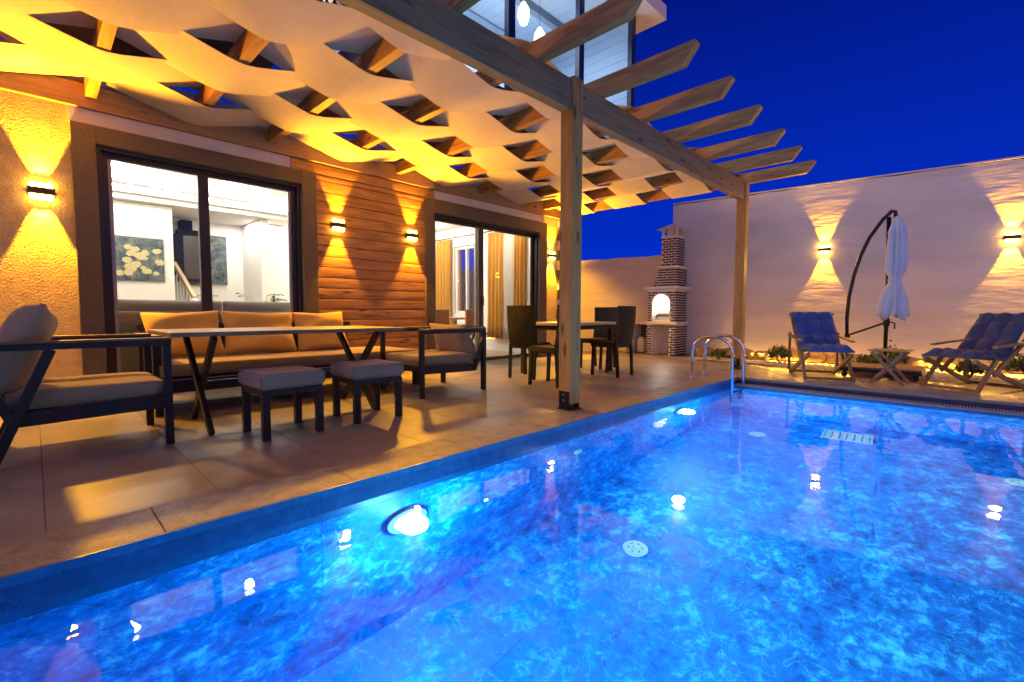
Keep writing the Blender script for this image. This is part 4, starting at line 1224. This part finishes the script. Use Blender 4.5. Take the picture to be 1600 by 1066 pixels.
# tapering hood
def taper(name, z0, z1, f0, f1, m):
    """f = (xfront, ylow, yhigh)"""
    bm = bmesh.new()
    v = [bm.verts.new(p) for p in ((f0[0], f0[1], z0), (D, f0[1], z0), (D, f0[2], z0), (f0[0], f0[2], z0), (f1[0], f1[1], z1), (D, f1[1], z1), (D, f1[2], z1), (f1[0], f1[2], z1))]
    for f in ((0, 1, 2, 3), (7, 6, 5, 4), (0, 4, 5, 1), (1, 5, 6, 2), (2, 6, 7, 3), (3, 7, 4, 0)): bm.faces.new([v[i] for i in f])
    return link(name, bm, m, oven)
h0, h1 = (0.02, 0.025, 0.50), (0.07, 0.03, 0.40)
taper("hood", 1.431, 1.80, h0, h1, mortar_m)
z = 1.44; r = 0
while z < 1.78:
    u = (z+0.018-1.431)/(1.80-1.431)
    xf = h0[0]+(h1[0]-h0[0])*u; yl = h0[1]+(h1[1]-h0[1])*u; yh = h0[2]+(h1[2]-h0[2])*u
    c = yl - (0.07 if r % 2 else 0)
    while c < yh:
        brick_on('f', round(max(c, yl+0.004), 2), round(min(c+0.12, yh-0.004), 2), z, xf-0.004); c += 0.134
    c = xf - (0.07 if r % 2 else 0)
    while c < D:
        brick_on('s', round(max(c, xf+0.004), 2), round(min(c+0.12, D-0.004), 2), z, yl-0.004); c += 0.134
    z += 0.052; r += 1
obx("cornice", 0.03, D-0.06, -0.02, 0.45, 1.802, 1.85, white_st, 0.006)
obx("chimney", 0.08, D-0.15, 0.035, 0.36, 1.851, 2.44, mortar_m)
brick_wall('f', 0.035, 0.36, 1.855, 2.44, 0.076, bl=0.10)
brick_wall('s', 0.08, D-0.15, 1.855, 2.44, 0.031, bl=0.10)
obx("chimney_top", 0.07, D-0.14, 0.025, 0.37, 2.441, 2.475, white_st)
bm = bmesh.new()
for (a, b) in ((0.08, 0.035), (0.08, 0.32), (D-0.19, 0.035), (D-0.19, 0.32)): box(bm, a, a+0.04, b, b+0.04, 2.475, 2.60)
box(bm, 0.15, D-0.22, 0.12, 0.27, 2.475, 2.60)
link("chimney_pillars", bm, white_st, oven)
bm = bmesh.new()
v = [bm.verts.new(p) for p in ((0.0, -0.05, 2.60), (D-0.07, -0.05, 2.60), (D-0.07, 0.45, 2.60), (0.0, 0.45, 2.60), ((D-0.07)/2, 0.20, 2.74))]
for f in ((3, 2, 1, 0), (0, 1, 4), (1, 2, 4), (2, 3, 4), (3, 0, 4)): bm.faces.new([v[i] for i in f])
link("chimney_cap", bm, white_st, oven)
gb = tag(empty("gas_bottle", (9.30, 5.10, 0.02), label="pale bottle standing in the open bay left of the brick oven", cat="gas bottle"))
bm = bmesh.new(); lathe(bm, [(0.07, 0), (0.09, 0.02), (0.09, 0.27), (0.05, 0.33), (0.025, 0.34)], seg=18); link("body", bm, mat("bottle_paint", (0.55, 0.5, 0.4), 0.4), gb, smooth=True)
bm = bmesh.new(); lathe(bm, [(0.02, 0.34), (0.02, 0.38)], seg=10); link("valve", bm, black_metal, gb)

# ------------------------------------------------------------------ pebble bed, boulders, shrubs
def interp(pts, y):
    for (x0, y0), (x1, y1) in zip(pts, pts[1:]):
        if y1 <= y <= y0: return x0+(x1-x0)*(y0-y)/(y0-y1)
    return pts[-1][0] if y < pts[-1][1] else pts[0][0]
edge = [(8.62, 3.9), (8.60, 2.6), (8.42, 1.6), (8.30, 0.7), (8.15, 0.0), (8.30, -0.8), (8.5, -2.5), (8.6, -5.3)]
def wallx(y): return WA.x + (y-WA.y)*wd.x/wd.y
bm = bmesh.new()
ysl = [3.9-0.1*k for k in range(93)]
L_ = [bm.verts.new((interp(edge, y), y, 0.006)) for y in ysl]; Rr = [bm.verts.new((wallx(y)-0.02, y, 0.006)) for y in ysl]
for a in range(len(ysl)-1): bm.faces.new((L_[a], Rr[a], Rr[a+1], L_[a+1]))
pebble_m = mat("pebble_white", (0.58, 0.52, 0.42), 0.7, var=0.35, vscale=40, bump=0.8, bscale=70)
bed = tag(link("pebble_bed", bm, pebble_m), kind="structure")
# loose pebbles
bm = bmesh.new()
rnd = random.Random(5)
for _ in range(3800):
    y = rnd.uniform(-2.2, 3.6); xe = interp(edge, y)+0.03
    x = rnd.uniform(xe, 9.15)
    r_ = rnd.uniform(0.012, 0.028)
    c = Vector((x, y, 0.008+r_*0.4))
    q = [c+Vector(p)*r_ for p in ((1.2, 0, 0), (0, 1, 0), (-1.2, 0, 0), (0, -1, 0), (0, 0, 0.8))]
    v = [bm.verts.new(p) for p in q]
    for k in range(4): bm.faces.new((v[k], v[(k+1) % 4], v[4]))
pb_ = tag(link("pebbles", bm, pebble_m), kind="stuff")
# stones edging
stone_m = mat("edging_rock", (0.30, 0.21, 0.13), 0.85, var=0.5, vscale=7, bump=0.8, bscale=14)
kerb = empty("rock_edging", (9.35, 0, 0), 0, "low row of rough brown rocks along the foot of the garden wall", "rock edging")
y = 3.85
i = 0
while y > -3.2:
    ln = rnd.uniform(0.28, 0.5); hgt = rnd.uniform(0.17, 0.25)
    bm = bmesh.new()
    bmesh.ops.create_icosphere(bm, subdivisions=2, radius=1)
    for v in bm.verts:
        n_ = 1+0.16*math.sin(5*v.co.x+i)*math.cos(4*v.co.y+2*i)+rnd.uniform(-0.05, 0.05)
        v.co = Vector((max(-0.8, min(0.8, v.co.x))*0.17*n_, max(-0.8, min(0.8, v.co.y))*ln*0.62*n_, (max(-0.7, min(0.75, v.co.z))+0.7)*hgt*0.68*n_))
    link("stone", bm, stone_m, kerb, loc=(wallx(y)-9.35-0.42+rnd.uniform(-0.03, 0.03), y-ln/2, 0.0))
    y -= ln*0.98; i += 1
# assumed LED line, itself unseen, behind and under the rocks (lights the pebbles and the foot of the wall)
led_m = emis("led_line", (1.0, 0.50, 0.06), 14)
led = empty("assumed_led_strip", (0, 0, 0), 0, "assumed thin warm light strip hidden along the rock edging under the garden wall", "light strip")
for (ya, yb) in ((3.6, 1.3), (1.2, -1.0), (-1.1, -3.2)):
    ym = (ya+yb)/2
    xm = wallx(ym)-0.17
    bm = bmesh.new(); bar(bm, (wallx(ya)-0.19, ya, 0.03), (wallx(yb)-0.19, yb, 0.03), 0.02, 0.02); link("tube", bm, led_m, led)
    o = area("pebble_fill", (wallx(ym)-0.60, ym, 0.13), (0, 0, 0), 0.03, ya-yb, 70, (1.0, 0.50, 0.05), led)  # unseen area light added in front of the rocks to brighten the pebbles
    zv = Vector((1, 0, 1.7)).normalized(); yv = Vector((0, 1, 0)); xv = yv.cross(zv)
    o.rotation_euler = Matrix(((xv.x, yv.x, zv.x), (xv.y, yv.y, zv.y), (xv.z, yv.z, zv.z))).to_euler()

leaf_cols = [mat("leaf_%s" % n, c, 0.6) for n, c in (("dark", (0.020, 0.045, 0.018)), ("mid", (0.045, 0.085, 0.025)), ("light", (0.085, 0.13, 0.035)))]
def bush(x, y, r, h, label, n=520, seed=1):
    rnd = random.Random(seed)
    t = empty("bush", (x, y, 0.005), 0, label, "bush", "small round bushes in the pebble bed")
    bm = bmesh.new()
    for _ in range(n):
        th = rnd.uniform(0, 6.283); ph_ = math.acos(rnd.uniform(-0.15, 1)); rr = rnd.uniform(0.55, 1.0)*(1+0.18*math.sin(3*th+seed))
        c = Vector((r*rr*math.sin(ph_)*math.cos(th), r*rr*math.sin(ph_)*math.sin(th), h*0.45+h*0.55*rr*math.cos(ph_)))
        d = Vector((rnd.uniform(-1, 1), rnd.uniform(-1, 1), rnd.uniform(-0.2, 1))).normalized()
        s = d.orthogonal().normalized()*rnd.uniform(0.006, 0.012); l_ = d*rnd.uniform(0.025, 0.05)
        f = bm.faces.new([bm.verts.new(c-s), bm.verts.new(c+l_*0.5-s*1.3), bm.verts.new(c+l_), bm.verts.new(c+l_*0.5+s*1.3), bm.verts.new(c+s)])
        f.material_index = rnd.choice((0, 0, 1, 1, 2))
    o = link("foliage", bm, leaf_cols, t)
    bm = bmesh.new()
    for k in range(7):
        a = k*0.9; tube(bm, [(0, 0, 0), (r*0.5*math.cos(a), r*0.5*math.sin(a), h*0.6)], [0.008, 0.004], 5)
    link("stem", bm, mat("twig", (0.10, 0.06, 0.035), 0.9), t)
bush(8.95, 2.28, 0.19, 0.30, "small round dark green bush left of the first deck chair", 700, 1)
bush(8.75, 1.02, 0.17, 0.26, "small bush half hidden under the front of the first deck chair", 500, 2)
bush(9.0, 0.78, 0.22, 0.36, "dark round bush behind the parasol pole and folding table", 700, 3)
bush(8.75, -0.62, 0.26, 0.36, "loose green bush behind the rear deck chair at the right edge", 900, 4)
bush(8.8, 3.25, 0.15, 0.20, "low dark shrub beside the brick oven behind the pool ladder", 450, 5)
bush(8.6, -0.05, 0.15, 0.24, "small dark bush under the rear deck chair", 450, 6)

# ------------------------------------------------------------------ deck chairs
def deck_chair(x, y, rz, label, cm, recline=1.0):
    """faces local -x ; seat front at x=-0.1, base 0.9 deep"""
    t = empty("deck_chair", (x, y, 0.002), rz, label, "deck chair", "wooden deck chairs beside the pool")
    for s in (-1, 1):
        yy_ = s*0.27
        bm = bmesh.new(); bar(bm, (0.0, yy_, 0.0), (0.30, yy_*0.98, 0.36), 0.03, 0.05, up=(0, 0, 1)); link("leg", bm, deckchair_m, t, bevel=0.003)
        bm = bmesh.new(); bar(bm, (0.86, yy_, 0.0), (-0.02, yy_*0.9, 0.34), 0.03, 0.05, up=(0, 0, 1)); link("leg", bm, deckchair_m, t, bevel=0.003)
        bm = bmesh.new(); bar(bm, (0.28, yy_*0.94, 0.18), (0.98+0.05*recline, yy_*0.94, 0.93-0.06*recline), 0.028, 0.05, up=(0, 0, 1)); link("back_rail", bm, deckchair_m, t, bevel=0.003)
        bm = bmesh.new(); bar(bm, (0.80, yy_*1.12, 0.05), (0.80, yy_*1.12, 0.60), 0.028, 0.045, up=(1, 0, 0)); link("arm_post", bm, deckchair_m, t, bevel=0.003)
        bm = bmesh.new(); bar(bm, (0.18, yy_*1.12, 0.50), (0.86, yy_*1.12, 0.56), 0.05, 0.022); link("armrest", bm, deckchair_m, t, bevel=0.003)
    for (xx_, zz) in ((0.0, 0.02), (0.86, 0.02), (0.98, 0.86)):
        bm = bmesh.new(); bar(bm, (xx_, -0.29, zz), (xx_, 0.29, zz), 0.035, 0.035); link("crossbar", bm, deckchair_x, t)
    # tufted cushion following seat and back
    bm = bmesh.new()
    path = [(-0.06, 0.36), (0.10, 0.385), (0.26, 0.37), (0.42, 0.335), (0.50, 0.36), (0.62, 0.50), (0.75, 0.66), (0.88, 0.80), (1.0, 0.93-0.05*recline)]
    # resample
    P = []
    for k in range(len(path)-1):
        for q in range(6):
            u = q/6; P.append((path[k][0]*(1-u)+path[k+1][0]*u, path[k][1]*(1-u)+path[k+1][1]*u))
    P.append(path[-1])
    NW = 18; rows = []
    for k, (px_, pz_) in enumerate(P):
        a = P[max(0, k-1)]; b = P[min(len(P)-1, k+1)]
        d = Vector((b[0]-a[0], 0, b[1]-a[1])).normalized(); nrm = Vector((-d.z, 0, d.x))
        u = k/(len(P)-1)
        tuft_u = abs(math.sin(math.pi*u*6.0))**0.75
        row_t, row_b = [], []
        for q in range(NW+1):
            v = q/NW
            tv = abs(math.sin(math.pi*v*3))**0.55
            ed = min(1, 8*min(u, 1-u))**0.5*min(1, 8*min(v, 1-v))**0.5
            th = 0.012 + 0.075*ed*(0.10+0.90*tuft_u*tv)
            w_ = 0.26*(1+0.04*math.sin(6*u))
            row_t.append(bm.verts.new(Vector((px_, (v*2-1)*w_, pz_+0.012))+nrm*th))
            row_b.append(bm.verts.new(Vector((px_, (v*2-1)*w_, pz_+0.012))-nrm*(0.012*ed)))
        rows.append((row_t, row_b))
    for k in range(len(rows)-1):
        for q in range(NW):
            bm.faces.new((rows[k][0][q], rows[k+1][0][q], rows[k+1][0][q+1], rows[k][0][q+1]))
            bm.faces.new((rows[k][1][q], rows[k][1][q+1], rows[k+1][1][q+1], rows[k+1][1][q]))
        for q in (0, NW): bm.faces.new((rows[k][0][q], rows[k+1][0][q], rows[k+1][1][q], rows[k][1][q]))
    for k in (0, len(rows)-1):
        for q in range(NW): bm.faces.new((rows[k][0][q], rows[k][0][q+1], rows[k][1][q+1], rows[k][1][q]))
    link("cushion", bm, cm, t, smooth=True)
    return t
deck_chair(7.25, 1.26, R(25), "wooden deck chair with bright blue tufted cushion, left of the parasol", blue_m)
deck_chair(7.36, 0.12, R(-30), "wooden deck chair with slate-blue tufted cushion, right of the folding table", navy_m, 2.2)
# folding side table
ft = empty("folding_table", (7.52, 0.67, 0.002), R(-5), "small slatted wooden folding table between the two deck chairs", "side table")
for k in range(6):
    bm = bmesh.new(); box(bm, -0.20, 0.20, -0.20+k*0.068, -0.20+k*0.068+0.056, 0.405, 0.42); link("slat", bm, deckchair_x, ft)
for s in (-1, 1):
    bm = bmesh.new(); bar(bm, (s*0.165, -0.17, 0.0), (s*0.165, 0.16, 0.40), 0.022, 0.035, up=(0, 0, 1)); link("leg", bm, deckchair_m, ft, bevel=0.002)
    bm = bmesh.new(); bar(bm, (s*0.14, 0.17, 0.0), (s*0.14, -0.16, 0.40), 0.022, 0.035, up=(0, 0, 1)); link("leg", bm, deckchair_m, ft, bevel=0.002)
# parasol
pr = empty("parasol", (8.30, 0.80, 0.002), 0, "closed white cantilever parasol with curved dark arm between the deck chairs", "parasol")
bm = bmesh.new()
for k in range(7): box(bm, -0.40+k*0.115, -0.40+k*0.115+0.10, -0.42, 0.46, 0.12, 0.14)
link("base_slats", bm, deckchair_x, pr)
bm = bmesh.new()
for (a, b) in ((-0.38, 0), (0.36, 0)): box(bm, a-0.02, a+0.02, -0.42, 0.46, 0.07, 0.119)
for (a, b) in ((-0.36, -0.36), (0.34, -0.36), (-0.36, 0.40), (0.34, 0.40)): lathe(bm, [(0.02, 0), (0.035, 0.01), (0.035, 0.05), (0.02, 0.07)], (a, b, 0), 12)
link("base_frame", bm, black_metal, pr)
umb_m = mat("parasol_pole", (0.018, 0.012, 0.012), 0.35, metal=0.4)
bm = bmesh.new(); tube(bm, [(0, 0, 0.14), (0, 0.0, 1.0), (0, 0.03, 2.20)], 0.026, 14); link("pole", bm, umb_m, pr, smooth=True)
ap = [(1.245, .54), (1.255, .82), (1.240, 1.13), (1.192, 1.44), (1.122, 1.71), (1.034, 1.945), (0.90, 2.17), (0.80, 2.285), (0.765, 2.27), (0.755, 2.19)]
bm = bmesh.new(); tube(bm, [(0, y-0.80, z) for y, z in ap], 0.024, 12); link("arm", bm, umb_m, pr, smooth=True)
bm = bmesh.new(); tube(bm, [(0, 0.43, 0.56), (0, 0.03, 0.74)], 0.014, 10); lathe(bm, [(0.035, -0.03), (0.035, 0.03)], (0, 0.44, 0.55), 12); lathe(bm, [(0.038, -0.05), (0.038, 0.05)], (0, 0.0, 0.75), 12)
link("strut", bm, umb_m, pr)
bm = bmesh.new()
tube(bm, [(0, -0.03, 0.76), (0, -0.09, 0.74), (0, -0.09, 0.66)], 0.010, 8)
for zz in (0.50, 0.42, 0.34): lathe(bm, [(0.014, -0.012), (0.014, 0.012)], (0, -0.055, zz), 8)
link("crank_handle", bm, umb_m, pr)
# folded canopy
bm = bmesh.new()
prof = [(2.19, .020), (2.15, .045), (2.05, .075), (1.97, .093), (1.955, .080), (1.85, .088), (1.70, .098), (1.55, .100), (1.44, .088), (1.36, .066), (1.30, .066), (1.22, .088), (1.10, .122), (0.98, .138), (0.88, .148), (0.83, .152)]
SEG = 72; rings = []
rnd = random.Random(9)
for i, (z, r_) in enumerate(prof):
    ring = []
    for k in range(SEG):
        a = 2*math.pi*k/SEG
        fold = 1+0.30*math.sin(8*a+0.6*math.sin(i*0.5))*min(1, i/4)+0.10*math.sin(5*a+1.3+i*0.22)
        if i == 9 or i == 10: fold = 1+0.08*math.sin(16*a)
        zz = z + (0.035*math.sin(4*a+1)+0.02*math.sin(9*a) if i == len(prof)-1 else 0)
        ring.append(bm.verts.new((r_*fold*math.cos(a), -0.045+r_*fold*math.sin(a)*0.95, zz)))
    rings.append(ring)
for a, b in zip(rings, rings[1:]):
    for k in range(SEG): bm.faces.new((a[k], a[(k+1) % SEG], b[(k+1) % SEG], b[k]))
bm.faces.new(rings[0])
o = link("canopy", bm, umbrella_m, pr, smooth=True)
sm = o.modifiers.new("thickness", 'SOLIDIFY'); sm.thickness = 0.004
o.location = (-0.10, -0.03, 0)
bm = bmesh.new()
tube(bm, [(-0.10+0.072*math.cos(2*math.pi*k/24), -0.075+0.070*math.sin(2*math.pi*k/24), 1.33) for k in range(25)], 0.010, 6); link("tie_strap", bm, umbrella_m, pr)
bm = bmesh.new(); tube(bm, [(0, -0.045, 2.19), (-0.10, -0.06, 2.19)], 0.012, 8); link("hook", bm, umb_m, pr)

# ------------------------------------------------------------------ things inside the house
isofa = empty("indoor_sofa", (1.55, 6.78, 0.02), 0, "grey sofa inside the living room, its back seen through the big window", "sofa")
bm = bmesh.new(); box(bm, -1.0, 1.0, -0.10, 0.75, 0.08, 0.45); link("base", bm, indoor_sofa_m, isofa, bevel=0.03)
bm = bmesh.new(); box(bm, -1.0, 1.0, -0.22, -0.10, 0.08, 0.86); link("back_panel", bm, indoor_sofa_m, isofa, bevel=0.03)
for k, (a, b) in enumerate(((-0.98, 0.10), (0.12, 0.98))):
    cushion("back_cushion", b-a, 0.42, 0.16, indoor_sofa_m, isofa, ((a+b)/2, -0.10, 0.78), rot=(R(80), 0, 0), puff=0.6, seed=k)
for sx in (-0.92, 0.92):
    for sy in (-0.15, 0.68):
        bm = bmesh.new(); box(bm, sx-0.03, sx+0.03, sy-0.03, sy+0.03, 0, 0.08); link("leg", bm, black_metal, isofa)

def painting(name, x0, x1, z0, z1, y, label, seed, flowers):
    t = empty(name, ((x0+x1)/2, y, (z0+z1)/2), 0, label, "painting")
    m = bpy.data.materials.new("painting_canvas_%d" % seed); m.use_nodes = True
    n = m.node_tree; p = n.nodes["Principled BSDF"]; p.inputs["Specular IOR Level"].default_value = 0.1
    tcx = n.nodes.new("ShaderNodeTexCoord"); ns = n.nodes.new("ShaderNodeTexNoise"); ns.inputs["Scale"].default_value = 7; ns.inputs["Detail"].default_value = 9; ns.inputs["Roughness"].default_value = 0.75
    n.links.new(tcx.outputs["Object"], ns.inputs["Vector"])
    cr = n.nodes.new("ShaderNodeValToRGB"); e = cr.color_ramp.elements
    e[0].position = 0.35; e[0].color = (0.02, 0.03, 0.04, 1); e[1].position = 0.72; e[1].color = (0.35, 0.33, 0.14, 1)
    k = e.new(0.52); k.color = (0.10, 0.13, 0.14, 1)
    n.links.new(ns.outputs[0], cr.inputs[0]); n.links.new(cr.outputs[0], p.inputs["Base Color"])
    W_, H_ = x1-x0, z1-z0
    bm = bmesh.new(); box(bm, -W_/2, W_/2, -0.03, 0, -H_/2, H_/2); link("canvas", bm, m, t)
    rnd = random.Random(seed)
    pm = mat("petal_cream", (0.62, 0.52, 0.28), 0.7, var=0.2, vscale=60)
    for q in range(flowers):
        fx = rnd.uniform(-W_/2+0.05, W_/2-0.05); fz = rnd.uniform(-H_/2+0.08, H_/2*0.65)*0.9-0.02; r_ = rnd.uniform(0.038, 0.06)
        bm = bmesh.new()
        for pe in range(6):
            a = pe*math.pi/3+rnd.random()*0.4
            c = Vector((fx+r_*0.62*math.cos(a), -0.034, fz+r_*0.5*math.sin(a)))
            vv = [bm.verts.new(c+Vector((r_*0.5*math.cos(b_), -0.006 if k_ % 2 else -0.001, r_*0.36*math.sin(b_)))) for k_, b_ in enumerate([b_*math.pi/4 for b_ in range(8)])]
            cc = bm.verts.new(c+Vector((0, -0.004, 0)))
            for b_ in range(8): bm.faces.new((vv[b_], vv[(b_+1) % 8], cc))
        lathe(bm, [(r_*0.2, 0), (0.002, 0.006)], (0, 0, 0), 8)
        for v in list(bm.verts)[-16:]: v.co = Vector((fx+v.co.x, -0.042-v.co.z, fz+v.co.y))
        link("flower", bm, pm, t)
painting("painting", 0.90, 1.535, 1.37, 2.06, 9.499, "wide dark painting of cream flowers seen through the left pane", 3, 30)
painting("painting", 2.40, 2.72, 1.42, 2.36, 10.58, "tall narrow green-black painting behind the window mullion", 8, 0)
cab = empty("wall_cabinet", (2.12, 10.45, 1.44), 0, "stepped dark glass cabinet on the stair wall seen through the left pane", "cabinet")
blk = mat("cabinet_black", (0.010, 0.010, 0.012), 0.5, spec=0.1)
for (a, b, c, d_) in ((-0.22, 0.22, 0.0, 0.95), (-0.27, -0.22, 0.12, 0.86), (-0.31, -0.27, 0.42, 0.62), (-0.18, 0.0, 0.951, 1.12)):
    bm = bmesh.new(); box(bm, a, b, -0.12, 0.12, c, d_); link("panel", bm, blk, cab)
bm = bmesh.new(); box(bm, -0.15, 0.13, -0.124, -0.121, 0.06, 0.84); link("glass_door", bm, mat("cabinet_glass", (0.035, 0.028, 0.025), 0.3), cab)
# chandelier of led bars
ch = empty("chandelier", (1.15, 8.05, 2.66), R(20), "ceiling chandelier of glowing bars in the living room", "ceiling lamp")
cm_ = emis("chandelier_glow", (1.0, 0.97, 0.92), 10)
for k in range(4):
    a = k*math.pi/4
    bm = bmesh.new(); bar(bm, (-0.42*math.cos(a), -0.42*math.sin(a), 0.03*k-0.05), (0.42*math.cos(a), 0.42*math.sin(a), 0.03*k-0.05), 0.03, 0.02); link("light_bar", bm, cm_, ch)
bm = bmesh.new(); lathe(bm, [(0.06, 0.22), (0.06, 0.265)], seg=16); tube(bm, [(0, 0, 0.06), (0, 0, 0.23)], 0.008, 6); link("ceiling_mount", bm, alu_grey, ch)
# plant
pl = empty("house_plant", (2.55, 8.1, 0.02), 0, "bright green potted plant at the right edge of the big window", "plant")
bm = bmesh.new(); lathe(bm, [(0.12, 0), (0.16, 0.35), (0.17, 0.36), (0.14, 0.36), (0.13, 0.33)], seg=20); link("pot", bm, white_wall, pl)
gl_ = mat("plant_leaf", (0.10, 0.30, 0.03), 0.5)
rnd = random.Random(2)
for k in range(16):
    a = rnd.uniform(0, 6.28); h_ = rnd.uniform(0.65, 1.15); rr = rnd.uniform(0.08, 0.26)
    bm = bmesh.new()
    c = Vector((rr*math.cos(a), rr*math.sin(a), h_)); d = Vector((math.cos(a), math.sin(a), 0.5)).normalized(); s = Vector((-math.sin(a), math.cos(a), 0))
    L0 = 0.20
    mid = [c+d*L0*u+Vector((0, 0, -0.08*u*u)) for u in (0, .25, .5, .75, 1)]; wds = (0.01, 0.055, 0.07, 0.045, 0.002)
    l1 = [bm.verts.new(m_+s*w_) for m_, w_ in zip(mid, wds)]; l2 = [bm.verts.new(m_-Vector((0, 0, 0.01))) for m_ in mid]; l3 = [bm.verts.new(m_-s*w_) for m_, w_ in zip(mid, wds)]
    for q in range(4): bm.faces.new((l1[q], l1[q+1], l2[q+1], l2[q])); bm.faces.new((l2[q], l2[q+1], l3[q+1], l3[q]))
    tube(bm, [(0, 0, 0.33), tuple(c*0.6+Vector((0, 0, 0.1))), tuple(c)], 0.005, 5)
    link("leaf", bm, gl_, pl, smooth=True)
# curtains on the side window wall (x = 7.3)
def curtain(y0, y1, z0, z1, m, label, folds, amp=0.08, grp="ochre curtains in the dining room", x=7.24):
    t = empty("curtain", (x, (y0+y1)/2, 0), 0, label, "curtain", grp)
    bm = bmesh.new()
    N = folds*10
    cols = []
    for k in range(N+1):
        u = k/N
        cols.append([bm.verts.new((amp*math.sin(2*math.pi*folds*u)*(0.6+0.4*v)+0.01*math.sin(7*v+9*u), (y0-y1)/2+(y1-y0)*u + 0.015*math.sin(4*v+3*u)*v, z1+(z0-z1)*v)) for v in [q/8 for q in range(9)]])
    for a, b in zip(cols, cols[1:]):
        for q in range(8): bm.faces.new((a[q], b[q], b[q+1], a[q+1]))
    o = link("cloth", bm, m, t, smooth=True)
    sm = o.modifiers.new("thickness", 'SOLIDIFY'); sm.thickness = 0.004
    return t
curtain(9.22, 9.74, 0.30, 2.68, curtain_m, "ochre curtain left of the narrow side window", 4)
curtain(7.33, 7.80, 0.30, 2.66, curtain_m, "ochre curtain just right of the sliding door mullion", 4)
curtain(6.72, 6.98, 0.30, 2.60, curtain_m, "narrow ochre curtain nearest the glass door frame", 3)
curtain(7.02, 7.32, 0.30, 2.64, sheer_m, "white sheer curtain between two ochre curtains", 5, 0.02, grp="sheer curtains")
rod = empty("curtain_rod", (7.22, 8.3, 2.70), 0, "thin dark curtain rod above the side window", "curtain rod")
bm = bmesh.new(); tube(bm, [(0, -1.6, 0), (0, 1.45, 0)], 0.013, 8); link("rod", bm, black_metal, rod)
bm = bmesh.new(); lathe(bm, [(0.01, -0.02), (0.025, 0), (0.01, 0.02)], (0, 1.47, 0), 10); link("finial", bm, black_metal, rod)
# indoor dining table with orange bowl
it = empty("indoor_table", (5.6, 7.6, 0.02), 0, "wooden indoor dining table behind the sliding door", "table")
bm = bmesh.new(); box(bm, -0.9, 0.9, -0.45, 0.45, 0.72, 0.76); link("tabletop", bm, MATS["tread_wood"], it, bevel=0.005)
for sx in (-0.8, 0.8):
    for sy in (-0.38, 0.38):
        bm = bmesh.new(); box(bm, sx-0.035, sx+0.035, sy-0.035, sy+0.035, 0, 0.72); link("leg", bm, MATS["tread_wood"], it)
for k, (ax, ay, rz) in enumerate(((5.1, 7.0, 0), (5.9, 7.0, 0), (5.3, 8.25, R(180)))):
    t = empty("indoor_chair", (ax, ay, 0.02), rz, ("indoor chair at the near left of the indoor table", "indoor chair at the near right of the indoor table", "indoor chair on the far side of the indoor table")[k], "chair", "indoor dining chairs")
    oc = mat("chair_ochre", (0.45, 0.20, 0.06), 0.7, var=0.1)
    bm = bmesh.new(); box(bm, -0.21, 0.21, -0.2, 0.22, 0.42, 0.49); link("seat", bm, oc, t, bevel=0.015)
    bm = bmesh.new(); box(bm, -0.2, 0.2, -0.24, -0.19, 0.49, 0.92); link("backrest", bm, oc, t, bevel=0.015)
    for sx in (-0.18, 0.18):
        for sy in (-0.19, 0.18):
            bm = bmesh.new(); box(bm, sx-0.018, sx+0.018, sy-0.018, sy+0.018, 0, 0.42); link("leg", bm, MATS["tread_wood"], t)
